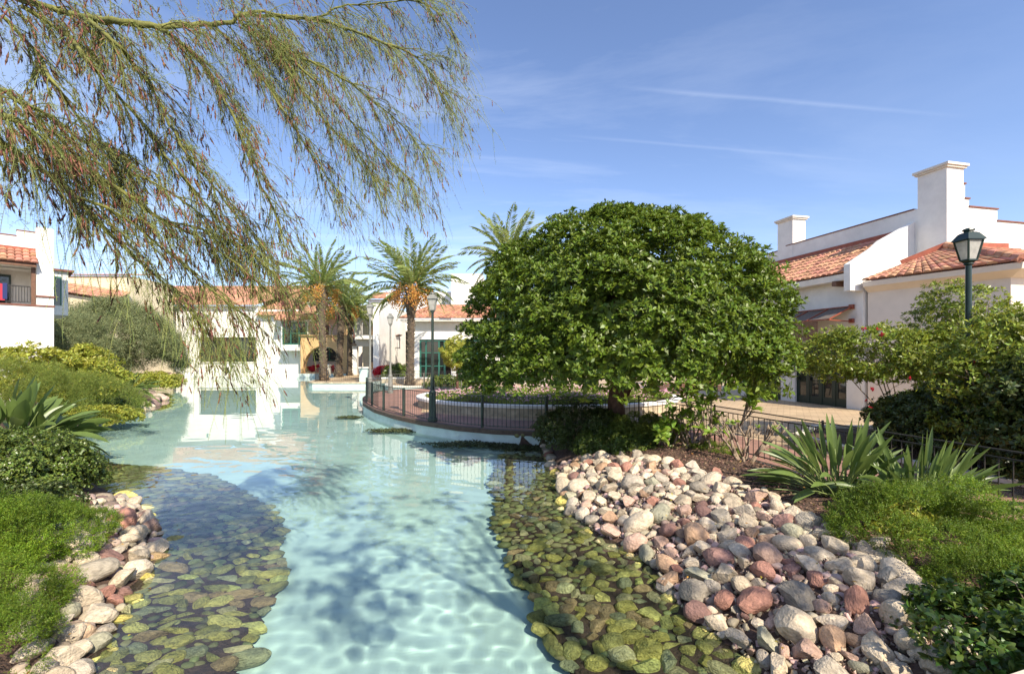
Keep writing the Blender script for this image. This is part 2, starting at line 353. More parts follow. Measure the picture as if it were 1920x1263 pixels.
# water: a refracting sheet with real wind ripples, so the sun draws true caustics on the pool floor
m = bpy.data.materials.new('pool_water'); m.use_nodes = True; b = m.node_tree.nodes['Principled BSDF']
b.inputs['Transmission Weight'].default_value = 1; b.inputs['Roughness'].default_value = 0; b.inputs['IOR'].default_value = 1.33; b.inputs['Base Color'].default_value = (.81, .98, .955, 1); M['water'] = m
xs = np.concatenate([np.arange(-46, -12, .35), np.arange(-12, -8, .12), np.arange(-8, 4.6, .032)]); ys = np.concatenate([np.arange(-3, 2.6, .3), np.arange(2.6, 7.5, .03), np.arange(7.5, 12, .05), np.arange(12, 20, .09), np.arange(20, 53.3, .22)])
wx, wy = np.meshgrid(xs, ys); P = np.stack([wx.ravel(), wy.ravel()], 1); hx = np.gradient(xs); hy = np.gradient(ys); hh = np.maximum(*np.meshgrid(hx, hy)).ravel()
rg = np.random.default_rng(1); z = np.zeros(len(P)); gust = np.clip(.75+.55*vnoise(P, .35, 3), .15, 1.4); gust = gust*np.clip(1.25-P[:, 1]/11, .26, .9)
for i in range(64):
    k = rg.uniform(8, 32) if i < 40 else rg.uniform(26, 50); a = rg.normal(1.1, .9); lam = 2*math.pi/k; fade = np.clip((lam/np.maximum(hh, .01)-3)/3, 0, 1)
    z += fade*.00128*(9/k)**1.25*(1+.75*np.clip((6.6-P[:, 1])/3, 0, 1)*(k > 18))*np.sin(k*(P[:, 0]*math.cos(a)+P[:, 1]*math.sin(a))+rg.uniform(0, 6)+.6*np.sin(P[:, 0]*.9+i))
z = z*gust
nx, ny = len(xs), len(ys); idx = np.arange(nx*ny).reshape(ny, nx); fc = np.stack([idx[:-1, :-1], idx[:-1, 1:], idx[1:, 1:], idx[1:, :-1]], -1).reshape(-1, 4)
cen = P[fc[:, 0]]; near = np.ones(len(cen), bool)
dd_ = pdist(cen, W, True); near = inside(cen, W) | (dd_ < 1.2); fc = fc[near]
wa = npmesh('water', np.column_stack([P, z]), fc, m, smooth=True); tag(wa, kind='structure'); wa.cycles.is_caustics_caster = True
# plaza slab, sheets of paving
b = MB().prism(plaza_poly, -.7, .40); pl = b.build('plaza', [M['plaza'], M['poolwall']]); tag(pl, kind='structure')
for p in pl.data.polygons:
    if abs(p.normal.z) < .5: p.material_index = 1
strip = [(9.3, -4.9)]+[(RAIL(y)+.02, y) for y in (0, 5.5, 9)]+[(4.07, 12.25), (3.43, 12.82), (.95, 12.66)]+[(x+.05, y+.07) for x, y in front[1:]]+[(-7.5, 26.1), (-6.9, 27.4), (-5.3, 28.2), (-2.6, 28.6), (-1.6, 26), (-2.6, 24.6), (-4.2, 22.5), (-3.4, 16.9), (0, 14.9), (2.4, 14.6), (4.6, 14.1), (6.0, 12.2), (RAIL(9)+2.0, 9), (RAIL(5.5)+2.2, 5.5), (RAIL(0)+2.4, 0), (11.5, -4.9)]
tag(MB().sheet(strip, .404).build('brick_path', M['brick']), kind='structure')
# brown coping edge along the pool side of the promenade and island
def ribbon(line, w, z0, z1, off=.03):
    b = MB(); n = len(line); L_ = []; R_ = []
    for i, p in enumerate(line):
        a = Vector(line[max(i-1, 0)]); c = Vector(line[min(i+1, n-1)]); d = (c-a).normalized(); nn = Vector((d.y, -d.x))
        L_.append(Vector(p)+nn*off); R_.append(Vector(p)-nn*w)
    for i in range(n-1):
        a, c, d, e = L_[i], L_[i+1], R_[i+1], R_[i]
        b.quad((a.x, a.y, z1), (c.x, c.y, z1), (d.x, d.y, z1), (e.x, e.y, z1)); b.quad((a.x, a.y, z0), (c.x, c.y, z0), (c.x, c.y, z1), (a.x, a.y, z1))
        b.quad((e.x, e.y, z1), (d.x, d.y, z1), (d.x, d.y, z0), (e.x, e.y, z0)); b.quad((a.x, a.y, z0), (e.x, e.y, z0), (d.x, d.y, z0), (c.x, c.y, z0))
    return b
tag(ribbon(([(3.4, 12.70)]+front+[(-7.7, 26.2), (-7.0, 27.6)])[::-1], .16, .285, .415, .04).build('promenade_edge', M['fascia']), kind='structure')
tag(ribbon([(-10.9, 34.6), (-13.0, 34.4), (-15.2, 34.5), (-15.8, 35.2), (-16.1, 37), (-16.2, 44)][::-1], .2, .30, .415, .05).build('island_edge', M['stone']), kind='structure')
tag(ribbon([(-2.6, 29.3), (-3.2, 29.9), (-5.5, 30.2), (-8.0, 30.6), (-8.8, 31.6), (-9.4, 34.0), (-10.6, 36.6)][::-1], .2, .30, .415, .05).build('rear_edge', M['coping']), kind='structure')
# planting bed right of the path with a low curb
bed = [(RAIL(2)+2.5, 1.5), (RAIL(5.5)+2.25, 5.5), (RAIL(9)+2.1, 9), (7.0, 11.3), (8.4, 12.7), (10.6, 12.6), (12.6, 11.0), (15, 9.5), (15, 1.5)]
tag(MB().prism(bed, .3, .53).build('planting_bed', M['soil']), kind='structure')
tag(ribbon(bed[:6], .0, .38, .60, .18).build('bed_curb', M['coping']), kind='structure')
# flower planter on the promenade: thing with wall, coping; soil
PC, PA, PB = (1.55, 19.8), 5.6, 4.25
def ell(a, b_, n=72, c=PC): return [(c[0]+a*math.cos(2*math.pi*k/n), c[1]+b_*math.sin(2*math.pi*k/n)) for k in range(n)]
pt = empty('planter', (PC[0], PC[1], .4), label='long curved stone planter with white coping full of low pink flowers under the big tree', cat='planter')
loc = [(x-PC[0], y-PC[1]) for x, y in ell(PA, PB)]
MB().prism(loc, 0, .30).build('wall', M['stone'], pt)
def ring(a0, b0, a1, b1, z0, z1, n=72):
    b = MB()
    for k in range(n):
        A0, A1 = 2*math.pi*k/n, 2*math.pi*(k+1)/n
        o = [(a0*math.cos(t), b0*math.sin(t)) for t in (A0, A1)]; i = [(a1*math.cos(t), b1*math.sin(t)) for t in (A0, A1)]
        b.quad((*o[0], z1), (*o[1], z1), (*i[1], z1), (*i[0], z1)); b.quad((*o[0], z0), (*o[1], z0), (*o[1], z1), (*o[0], z1)); b.quad((*i[1], z0), (*i[0], z0), (*i[0], z1), (*i[1], z1))
        b.quad((*o[1], z0), (*o[0], z0), (*i[0], z0), (*i[1], z0))
    return b
ring(PA+.06, PB+.06, PA-.28, PB-.28, .30, .40).build('coping', M['stucco'], pt)
MB().prism([(x*.93, y*.92) for x, y in loc], .30, .36).build('soil', M['soil'], pt)
# bridge parapet (its corner shows at the lower right)
br_ = empty('bridge_parapet', (1.99, 1.83, 0), rz=math.radians(17), label='beige concrete bridge parapet whose end shows in the lower right corner', cat='parapet')
MB().box(-7, 6, -.55, -.06, .2, 1.22).build('wall', M['stucco'], br_)
MB().box(-7, 6, -.61, 0, 1.22, 1.30).build('cap', M['parapet'], br_)

# ============================================================ BUILDINGS
def tile_roof(e0, e1, r1, r0, tw=.27, tl=.40, rad=None, segs=5, under=True):
    """barrel tiles on the quad eave e0->e1, ridge r0->r1 (each a point). Returns MB."""
    b = MB(); e0, e1, r0, r1 = map(Vector, (e0, e1, r0, r1)); W_ = (e1-e0).length; H_ = ((r0+r1)/2-(e0+e1)/2).length
    nc = max(2, int(round(W_/tw))); nr = max(1, int(round(H_/tl))); rnd = random.Random(int(W_*100)+int(H_*10))
    nrm = (e1-e0).cross(r0-e0).normalized()
    if nrm.z < 0: nrm = -nrm
    P = lambda u, v: e0.lerp(e1, u).lerp(r0.lerp(r1, u), v)
    if under: b.quad(P(0, 0), P(1, 0), P(1, 1), P(0, 1))
    for i in range(nc):
        for j in range(nr):
            u0, u1 = i/nc, (i+1)/nc; v0, v1 = j/nr-.01, min((j+1.15)/nr, 1)
            w0 = (P(u1, v0)-P(u0, v0)).length*.5; w1 = w0*.86; jit = rnd.uniform(-.008, .008)
            A0 = P((u0+u1)/2, v0)+nrm*(.045+jit); A1 = P((u0+u1)/2, v1)+nrm*(.012+jit); ux = (P(u1, v0)-P(u0, v0)).normalized()
            vs = []
            for c, w_ in ((A0, w0), (A1, w1)):
                for k in range(segs+1):
                    a = math.pi*k/segs; vs.append(c-ux*math.cos(a)*w_+nrm*math.sin(a)*w_*.62)
            s = segs+1
            b.add(vs, [(k, k+1, s+k+1, s+k) for k in range(segs)]+[tuple(range(segs, -1, -1))])
    return b
def box_part(name, m_, parent, x0, x1, y0, y1, z0, z1): return MB().box(x0, x1, y0, y1, z0, z1).build(name, m_, parent)
def wall_open(x0, x1, z0, z1, holes, th, Y=0.0):
    """wall slab in the XZ plane from Y to Y+th with rectangular / arched holes (hx0,hx1,hz0,hz1,arch)."""
    b = MB(); cuts = sorted(holes); xs_ = [x0]
    cur = x0
    def blk(a, c, lo, hi):
        if c-a > 1e-4 and hi-lo > 1e-4: b.box(a, c, Y, Y+th, lo, hi)
    for (a, c, lo, hi, *ar) in cuts:
        blk(cur, a, z0, z1); blk(a, c, z0, lo)
        if ar and ar[0]:
            r = (c-a)/2; n = 12; rz = ar[0]          # arch rise
            spring = hi-rz; pts = [(a+r-r*math.cos(math.pi*k/n), spring+rz*math.sin(math.pi*k/n)) for k in range(n+1)]
            for k in range(n):
                (xa, za), (xb, zb) = pts[k], pts[k+1]
                vs = [(xa, Y, za), (xb, Y, zb), (xb, Y, z1), (xa, Y, z1), (xa, Y+th, za), (xb, Y+th, zb), (xb, Y+th, z1), (xa, Y+th, z1)]
                b.add(vs, [(0, 1, 2, 3), (7, 6, 5, 4), (0, 4, 5, 1), (3, 2, 6, 7)])
        else: blk(a, c, hi, z1)
        cur = c
    blk(cur, x1, z0, z1); return b
def window(parent, x0, x1, z0, z1, Y, nx_=2, nz_=2, m_=None, fw=.07, name='window', d=.09, ds=.035, handle=False):
    m_ = m_ or M['greenlt']; b = MB()
    b.box(x0, x0+fw, Y, Y+d, z0, z1); b.box(x1-fw, x1, Y, Y+d, z0, z1); b.box(x0+fw, x1-fw, Y, Y+d, z1-fw, z1); b.box(x0+fw, x1-fw, Y, Y+d, z0, z0+fw)
    for k in range(1, nx_):
        x = x0+(x1-x0)*k/nx_; b.box(x-fw*.45, x+fw*.45, Y+.01, Y+d-.01, z0+fw, z1-fw)
    for k in range(1, nz_):
        z = z0+(z1-z0)*k/nz_; b.box(x0+fw, x1-fw, Y+.018, Y+d-.018, z-ds/2, z+ds/2)
    f = b.build(name, m_, parent)
    MB().box(x0+fw, x1-fw, Y+d*.6, Y+d*.6+.006, z0+fw, z1-fw).build('pane', M['glassd'], f)
    if handle: MB().box((x0+x1)/2+.05, (x0+x1)/2+.075, Y-.04, Y-.005, z0+.95, z0+1.12).build('handle', M['iron'], f)
    return f
def small_rail(b, x0, x1, Y, z0, h, sp=.13):
    b.bar((x0, Y, z0+h), (x1, Y, z0+h), .04); b.bar((x0, Y, z0+.08), (x1, Y, z0+.08), .03)
    n = max(2, int((x1-x0)/sp))
    for k in range(n+1): x = x0+(x1-x0)*k/n; b.bar((x, Y, z0+.08), (x, Y, z0+h), .022)
# ---- right building: local frame, x' along facade (towards the far end), y' into the building
FD = Vector((-.2235, 1, 0)).normalized(); FN = Vector((FD.y, -FD.x, 0))      # FN points into the building (+x side)
rb = empty('white_building', (13.5, 17.6, .4), label='white stucco building on the right with stepped parapet, two chimneys and dark green doors', cat='building')
RBM = Matrix((( FD.x, FN.x, 0), (FD.y, FN.y, 0), (0, 0, 1)))
class LB(MB):
    """mesh builder in the right building's axes (along facade, inward, up above plaza)"""
    def build(s, *a, **k):
        s.v = [tuple(RBM @ Vector(p)) for p in s.v]
        det = RBM.determinant()
        if det < 0: s.f = [tuple(reversed(f)) for f in s.f]
        return MB.build(s, *a, **k)
# facade openings (hx along)
END = 6.6
EH = 5.55
b = LB(); holes = [(.55, 3.05, 0, 3.0), (3.85, 6.1, 0, 3.0)]
w_ = wall_open(-.15, END, 0, EH, [(a, c, 0, h, 0) for a, c, _, h in holes], .32); b.v = w_.v; b.f = w_.f
b.box(-.15, END, .32, 9, 0, .01); b.box(END-.3, END, .32, 7, 0, EH)
b.build('wall', M['stucco'], rb)
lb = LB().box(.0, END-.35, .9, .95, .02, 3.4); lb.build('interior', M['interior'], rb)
# parapet wall behind the roof, with stepped far end, plus two chimneys
PS = 2.55; s0 = -.0
def top(z): return z-.4
b = LB().box(-1.2, 6.2, PS, PS+.35, 2.5, top(8.30)); b.box(6.2, 6.75, PS, PS+.35, 2.5, top(8.55)); b.box(6.75, 7.6, PS, PS+.35, 2.5, top(8.15)); b.box(7.6, 8.7, PS, PS+.35, 2.5, top(7.75))
b.build('parapet', M['stucco'], rb)
b = LB().box(-.1, 6.2, PS-.03, PS+.38, top(8.30), top(8.35)); b.box(6.75, 7.63, PS-.03, PS+.38, top(8.15), top(8.2)); b.box(7.63, 8.73, PS-.03, PS+.38, top(7.75), top(7.8)); b.build('coping', M['brickcop'], rb)
def chimney(a0, a1, n0, n1, z0, z1):
    c = LB().box(a0, a1, n0, n1, z0, z1-.16).build('chimney', M['stucco'], rb)
    k = LB().box(a0-.07, a1+.07, n0-.07, n1+.07, z1-.16, z1-.09); k.box(a0-.12, a1+.12, n0-.12, n1+.12, z1-.09, z1); k.build('cap', M['coping'], c)
chimney(5.75, 6.75, PS-.02, PS+.78, 7.0, top(9.80))
chimney(-1.25, -.25, PS-.02, PS+.80, 2.5, top(9.72))
# far roof (1): eave in front of the facade, rising to the parapet
e0 = (.12, -.55, 5.32); e1 = (END+.6, -.55, 5.32); r1 = (END+.6, PS-.01, 7.02); r0 = (.12, PS-.01, 7.02)
t_ = tile_roof(e0, e1, r1, r0, .25, .42); b = LB(); b.v = t_.v; b.f = t_.f; b.build('roof', M['tile'], rb)
b = LB().add([(.12, -.55, 5.30), (END+.6, -.55, 5.30), (END+.6, 0, 5.58), (.12, 0, 5.58), (.12, -.5, 5.06), (END+.6, -.5, 5.06), (END+.6, 0, 5.06), (.12, 0, 5.06)],
    [(0, 1, 5, 4), (4, 5, 6, 7), (0, 4, 7, 3), (1, 2, 6, 5)]); b.build('eave', M['stucco'], rb)
b = LB().box(.25, END+.6, PS-.09, PS-.02, 7.0, 7.22); b.build('flashing', M['flash'], rb)
b = LB()
for a in (.45, 3.0, 5.2): b.box(a, a+.18, -.62, -.02, 4.86, 5.055)
b.build('rafter_end', M['wood'], rb)
# dividing fire wall between the two roofs, front face towards the camera
b = LB(); prof = [(-.62, 4.6), (-.62, 5.62), (.55, 6.30), (.95, 6.62), (PS, 7.42), (PS, 4.6)]
vs = [(-.14, n, z) for n, z in prof]+[(.12, n, z) for n, z in prof]; k = len(prof)
b.add(vs, [(0, 1, 2, 3, 4, 5), (11, 10, 9, 8, 7, 6)]+[((i+1) % k, i, k+i, k+(i+1) % k) for i in range(k)]); b.box(-.14, .12, -.02, 2.5, 0, 4.6)
b.build('gable_wall', M['stucco'], rb)
# gable wall running to the right from the near chimney with stepped coping
gw = [(PS+.8, PS+.95, 9.0), (PS+.95, PS+1.15, 8.45), (PS+1.15, PS+2.6, 8.15), (PS+2.6, PS+5.5, 7.7), (PS+5.5, PS+12, 7.3)]
b = LB(); c_ = LB()
for n0, n1, z in gw:
    b.box(-1.2, -.9, n0, n1, 2.5, top(z)); c_.box(-1.24, -.86, n0-.02, n1+.03, top(z), top(z)+.05)
b.build('gable_wall', M['stucco'], rb); c_.build('coping', M['brickcop'], rb)
# ---- doors
door_holes = [(.55, 3.05), (3.85, 6.1)]
for (a, c) in door_holes:
    n = 4; wdt = (c-a)/n
    b = LB()
    for k in range(n+1): x = a+wdt*k; b.box(max(a, x-.05), min(c, x+.05), .10, .22, 0, 3.0)
    b.box(a+.05, c-.05, .10, .22, 2.93, 3.0); b.box(a+.05, c-.05, .10, .22, 2.35, 2.42)
    fr_ = b.build('door_frame', M['green'], rb)
    for k in range(n):
        x0 = a+wdt*k+.05; x1 = x0+wdt-.10; d = LB()
        d.box(x0, x0+.09, .12, .18, .01, 2.35); d.box(x1-.09, x1, .12, .18, .01, 2.35); d.box(x0+.09, x1-.09, .12, .18, 2.26, 2.35); d.box(x0+.09, x1-.09, .12, .18, .01, .34)
        dd = d.build('door', M['green'], rb)
        LB().box(x0+.09, x1-.09, .145, .152, .34, 2.26).build('pane', M['glassd'], dd)
        LB().box(x1-.06, x1-.03, .06, .115, 1.0, 1.16).build('handle', M['iron'], dd)
    LB().box(a+.05, c-.05, .15, .156, 2.42, 2.93).build('fanlight', M['glassd'], rb)
# ---- polygonal porch on the near side (warm light of the grazing sun is in its wall colour)
def w2l(x, y):
    v = Vector((x-13.5, y-17.6, 0)); return (v.dot(FD), v.dot(FN))
c0 = (13.62, 17.35); c1 = (15.35, 13.95); c2 = (18.9, 14.75); c3 = (21.5, 20.5)
porch = [c0, c1, c2, c3, (17, 22), (14, 19)]
b = MB(); L0 = lambda p: (p[0]-13.5, p[1]-17.6)
th = .3
def wall_seg(b, p, q, z0, z1, holes=()):
    p = Vector(p); q = Vector(q); d = (q-p); ln = d.length; d.normalize(); n = Vector((-d.y, d.x))
    w = wall_open(0, ln, z0, z1, list(holes), th)
    b.add([(p.x-13.5+d.x*x+n.x*y, p.y-17.6+d.y*x+n.y*y, z) for x, y, z in w.v], w.f)
wall_seg(b, c0, c1, 0, 4.75)
wall_seg(b, c1, c2, 0, 4.75, [(.75, 2.9, 0, 3.1, 1.07)])
wall_seg(b, c2, c3, 0, 4.75)
b.build('porch_wall', M['pinkish'], rb)
MB().prism([L0((14.6, 17.6)), L0((15.9, 15.2)), L0((18.4, 15.8)), L0((20, 20))], .0, 4.0).build('interior', M['ochre'], rb)
# roof of the porch: three pitches up to the wall line
def off(p, q, r, o):     # offset corner q outward
    a = (Vector(q)-Vector(p)).normalized(); c = (Vector(r)-Vector(q)).normalized()
    n1_ = Vector((a.y, -a.x)); n2_ = Vector((c.y, -c.x)); bis = (n1_+n2_).normalized(); return Vector(q)+bis*(o/bis.dot(n1_))
o = .5
E0 = Vector(c0)+Vector((-.30, -.12))*1.0; E1 = off(c0, c1, c2, o); E2 = off(c1, c2, c3, o); E3 = Vector(c3)+Vector((.5, 0))
ze, zr = 5.32-.4, 6.50-.4
T0 = Vector((16.05, 16.75)); T1 = Vector((16.5, 16.45)); T2 = Vector((18.6, 17.0)); T3 = Vector((19.5, 20.5)); Tb = Vector((14.9, 17.35))
def P3(p, z): return (p[0]-13.5, p[1]-17.6, z)
rt = MB()
for (ea, eb, ta, tb) in ((E0, E1, Tb, T0), (E1, E2, T0, T2), (E2, E3, T2, T3)):
    za = zr-.55 if ta is Tb else zr
    r_ = tile_roof(P3(ea, ze), P3(eb, ze), P3(tb, zr), P3(ta, za), .27, .42); rt.add(r_.v, r_.f)
rt.build('roof', M['tile'], rb)
# hip ridge tiles + plaster eave under porch roof + flashing
h = MB(); a = Vector(P3(E1, ze+.08)); c = Vector(P3(T0, zr+.08)); n = 11
for k in range(n):
    p = a.lerp(c, k/n); q = a.lerp(c, (k+1.2)/n); h.tube([p, q], [.15, .12], 8)
h.build('ridge', M['tile'], rb)
ev = MB()
for (ea, eb, wa_, wb_) in ((E0, E1, c0, c1), (E1, E2, c1, c2), (E2, E3, c2, c3)):
    ev.quad(P3(ea, ze-.02), P3(eb, ze-.02), P3(eb*.9+Vector(wb_)*.1, ze-.20), P3(ea*.9+Vector(wa_)*.1, ze-.20)); ev.quad(P3(ea*.9+Vector(wa_)*.1, ze-.20), P3(eb*.9+Vector(wb_)*.1, ze-.20), P3(wb_, ze-.40), P3(wa_, ze-.40))
ev.build('eave', M['pinkish'], rb)
fl_ = MB(); fl_.bar(P3(Tb, zr-.45), P3(T0, zr+.1), .06, .22); fl_.bar(P3(T0, zr+.1), P3(T2, zr+.1), .06, .22); fl_.build('flashing', M['flash'], rb)
bk = MB(); bk.prism([L0(Tb), L0(T0), L0(T2), L0(T3), L0((17, 22))], 4.0, zr-.6); bk.build('core', M['stucco'], rb)
# ---- awning with hanging blinds over the near doors (own things fixed to the facade)
aw = empty('awning', (13.5, 17.6, .4), label='rust framed awning of weathered slats with brown blinds over the dark green doors', cat='awning')
za, zb = 4.02, 3.52
b = LB()
for k in range(3): b.add([(.35+k*1.0, -.03, za), (1.28+k*1.0, -.03, za), (1.28+k*1.0, -1.15, zb), (.35+k*1.0, -1.15, zb), (.35+k*1.0, -.03, za-.02), (1.28+k*1.0, -.03, za-.02), (1.28+k*1.0, -1.15, zb-.02), (.35+k*1.0, -1.15, zb-.02)], [(0, 1, 2, 3), (7, 6, 5, 4), (0, 3, 7, 4), (1, 5, 6, 2), (2, 6, 7, 3), (0, 4, 5, 1)])
m = M['woodlt']; b.build('slats', m, aw)
b = LB(); b.bar((.2, -.05, za+.03), (3.5, -.05, za+.03), .05); b.bar((.2, -1.18, zb+.0), (3.5, -1.18, zb+.0), .05)
for a in (.28, 1.32, 2.32, 3.4): b.bar((a, -.05, za+.01), (a, -1.2, zb-.02), .045)
b.bar((.28, -.05, 3.45), (.28, -1.18, zb-.02), .04); b.box(.2, .36, -.12, -.005, za-.08, za+.1); b.box(.2, .36, -.12, -.005, 3.4, 3.56)
b.build('frame', M['redmetal'], aw)
for (a, c, zl) in ((.75, 1.45, .8), (1.5, 3.4, 1.2)):
    b = LB(); n = int(zl/.045)
    for k in range(n): b.box(a, c, -1.19, -1.17, zb-.05-k*.045-.036, zb-.05-k*.045)
    b.build('blind', M['wood'], aw)
# ---- left building with balcony (facade runs from near left to far right)
D1 = Vector((.656, .754, 0)); N1 = Vector((.754, -.656, 0))    # along facade, outward normal
def frame_b(ox, oy, oz, D, Nn):
    Mx = Matrix(((D.x, -Nn.x, 0), (D.y, -Nn.y, 0), (0, 0, 1)))
    class B(MB):
        def build(s, *a, **k):
            s.v = [tuple(Mx @ Vector(p)) for p in s.v]; return MB.build(s, *a, **k)
    return B
FB = frame_b(0, 0, 0, D1, N1)      # local: x along facade, y inward, z up
lbx, lby = gx(101, 18.0), 18.0
lb_ = empty('balcony_building', (lbx, lby, .4), label='white two storey building at the left edge with tiled balcony roof and stepped parapet', cat='building')
zc = lambda py: gz(py, 17.6)-.4
FB().box(-14, 0, 0, 9, 0, zc(572)).build('wall', M['stucco'], lb_)
b = FB().box(-.48, .0, .02, 1.0, zc(572), zc(424)); b.box(-.48, 0, 1.0, 9, zc(572), zc(470)); b.box(-.98, -.48, .72, 1.0, zc(500), zc(430)); b.build('upper_wall', M['stucco'], lb_)
b = FB().box(-14, -.98, .72, 1.0, zc(500), zc(441)); b.build('parapet', M['stucco'], lb_)
FB().box(-14, -.48, 1.9, 2.1, zc(572), zc(480)).build('balcony_wall', M['stucco'], lb_)
b = FB().box(-14, -.98, .70, 1.03, zc(441), zc(441)+.04); b.box(-.99, -.47, .70, 1.03, zc(430), zc(430)+.04); b.box(-14, .03, -.03, .2, zc(574), zc(571)); b.box(-.49, .04, -.03, .03, zc(556), zc(553)); b.build('coping', M['brickcop'], lb_)
t_ = tile_roof((-14, -.32, zc(496)), (-.44, -.32, zc(496)), (-.44, .72, zc(466)), (-14, .72, zc(466)), .20, .30); b = FB(); b.v = t_.v; b.f = t_.f; b.build('roof', M['tile'], lb_)
FB().box(-14, -.485, .64, .715, zc(467), zc(461)).build('flashing', M['flash'], lb_)
b = FB().box(-14, -.485, -.26, -.16, zc(502), zc(497)); b.box(-.62, -.50, -.02, .12, zc(572), zc(502)); b.build('balcony_post', M['wood'], lb_)
b = FB(); small_rail(b, -3.5, -.64, .05, zc(571), .68, .075); b.build('balcony_railing', M['iron'], lb_)
fr_ = FB(); fr_.box(-1.17, -1.11, 1.82, 1.9, zc(571), zc(509)); fr_.box(-2.0, -1.94, 1.82, 1.9, zc(571), zc(509)); fr_.box(-1.94, -1.17, 1.82, 1.9, zc(512), zc(509)); w0 = fr_.build('balcony_door', M['green'], lb_)
FB().box(-1.94, -1.17, 1.85, 1.87, zc(571), zc(512)).build('pane', M['glassd'], w0)
FB().box(-14, -.48, .0, 1.9, zc(500), zc(499)).build('soffit', M['stucco'], lb_)
# second wing with window further right
sw = empty('corner_wing', (gx(103, 20), 20, .4), label='narrow white wing with a tall dark window right of the balcony building', cat='building')
zc2 = lambda py: gz(py, 20)-.4
FB().box(-.2, .42, 0, 3, zc2(590), zc2(508)).build('wall', M['stucco'], sw)
FB().box(-.25, .6, -.15, 3, zc2(508), zc2(504)).build('coping', M['brickcop'], sw)
f_ = FB().box(-.05, .0, -.03, .03, zc2(572), zc2(518)); f_.box(.16, .21, -.03, .03, zc2(572), zc2(518)); f_.box(0, .16, -.03, .03, zc2(521), zc2(518)); f_ = f_.build('window', M['greenlt'], sw)
FB().box(0, .16, -.015, 0, zc2(572), zc2(521)).build('pane', M['glassd'], f_)
tag(FB().box(-1.62, -1.30, -.02, .10, .0, .62).build('towel', M['cloth_r'], loc=(lbx, lby, zc(571)+.50)), 'red and navy towel hanging over the balcony railing', 'towel')
tw = bpy.data.objects['towel']; FB().box(-1.36, -1.24, -.035, .115, .05, .65).build('stripe', M['cloth_b'], tw)
# ---- yellowish house behind the tamarisk
yh = empty('cream_house', (gx(180, 44), 44, .4), label='cream rendered house with sloping tiled roof behind the grey green bush', cat='building')
Z = lambda py, Y=44: gz(py, Y)-.4
MB().box(-3.6, 3.0, .0, 6, 0, Z(517)).build('wall', M['cream'], yh)
tt = tile_roof((-3.8, -.2, Z(517)+.02), (3.1, -.2, Z(517)+.02), (3.1, 5, Z(517)+.9), (-3.8, 5, Z(517)+.9), .3, .5); tt.build('roof', M['tilefar'], yh)
ly = tile_roof((-3.8, -1.6, Z(545)), (3.4, -1.6, Z(566)), (3.4, -.02, Z(548)), (-3.8, -.02, Z(528)), .3, .5); ly.build('lower_roof', M['tilefar'], yh)
MB().add([(-3.4, -1.2, 0), (3.0, -1.2, 0), (3.0, -1.2, Z(568)), (-3.4, -1.2, Z(549)), (-3.4, -.05, 0), (3, -.05, 0), (3, -.05, Z(566)), (-3.4, -.05, Z(547))], [(0, 1, 2, 3), (4, 7, 6, 5), (0, 3, 7, 4), (1, 5, 6, 2), (3, 2, 6, 7)]).build('porch_wall', M['cream'], yh)
MB().box(-3.5, -3.2, -1.5, -1.2, 0, Z(552)).build('post', M['wood'], yh)
# ---- white pool house
YA = 52.0
ph = empty('pool_house', (gx(440, YA), YA, 0), label='long white pool house with wide dark opening rising straight from the water', cat='building')
ox = gx(440, YA); X = lambda px, Y=YA: gx(px, Y)-ox; Zh = lambda py, Y=YA: gz(py, Y)
b = wall_open(X(300), X(566), -.5, Zh(590), [(X(373), X(480), Zh(678), Zh(632), 0)], .5); b.box(X(240), X(300), 1.0, 1.4, 0, Zh(572))
b.box(X(300), X(485), 0.0, .5, Zh(590), Zh(573)); b.box(X(300), X(485), .5, 6, Zh(590), Zh(573)-.1)
b.build('wall', M['stucco'], ph)
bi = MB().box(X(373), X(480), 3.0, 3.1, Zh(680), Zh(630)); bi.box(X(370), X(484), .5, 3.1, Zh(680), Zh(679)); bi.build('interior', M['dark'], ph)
fr_ = MB(); fr_.box(X(373), X(480), .3, .4, Zh(634), Zh(632)); fr_.box(X(373), X(374.2), .3, .4, Zh(678), Zh(634)); fr_.box(X(478.8), X(480), .3, .4, Zh(678), Zh(634))
for px in (392, 426, 440, 452, 466): fr_.box(X(px)-.04, X(px)+.04, .32, .38, Zh(678), Zh(634))
win = fr_.build('window', M['green'], ph); MB().box(X(374), X(479), .34, .345, Zh(678), Zh(634)).build('pane', M['glassd'], win)
MB().box(X(372), X(481), -.12, .05, Zh(678)-.14, Zh(678)).build('sill', M['coping'], win)
wl = MB().box(X(300), X(314.5), -.04, .0, Zh(700), Zh(628)).build('shutter', M['greenlt'], ph)
MB().box(X(388), X(391), -.02, 0, Zh(596), Zh(590)).build('vent', M['greenlt'], ph); MB().box(X(343), X(347), -.15, 0, Zh(649), Zh(644)).build('wall_lamp', M['wood'], ph)
r_ = tile_roof((X(236), -.6, Zh(573)), (X(484), -.6, Zh(573)), (X(545), 6, Zh(537, 58)), (X(250), 6, Zh(537, 58)), .34, .55); r_.build('roof', M['tilefar'], ph)
r_ = tile_roof((X(484), -.6, Zh(592)), (X(524), -.6, Zh(592)), (X(560), 6, Zh(540, 58)), (X(470), 6, Zh(540, 58)), .34, .55); r_.build('roof', M['tilefar'], ph)
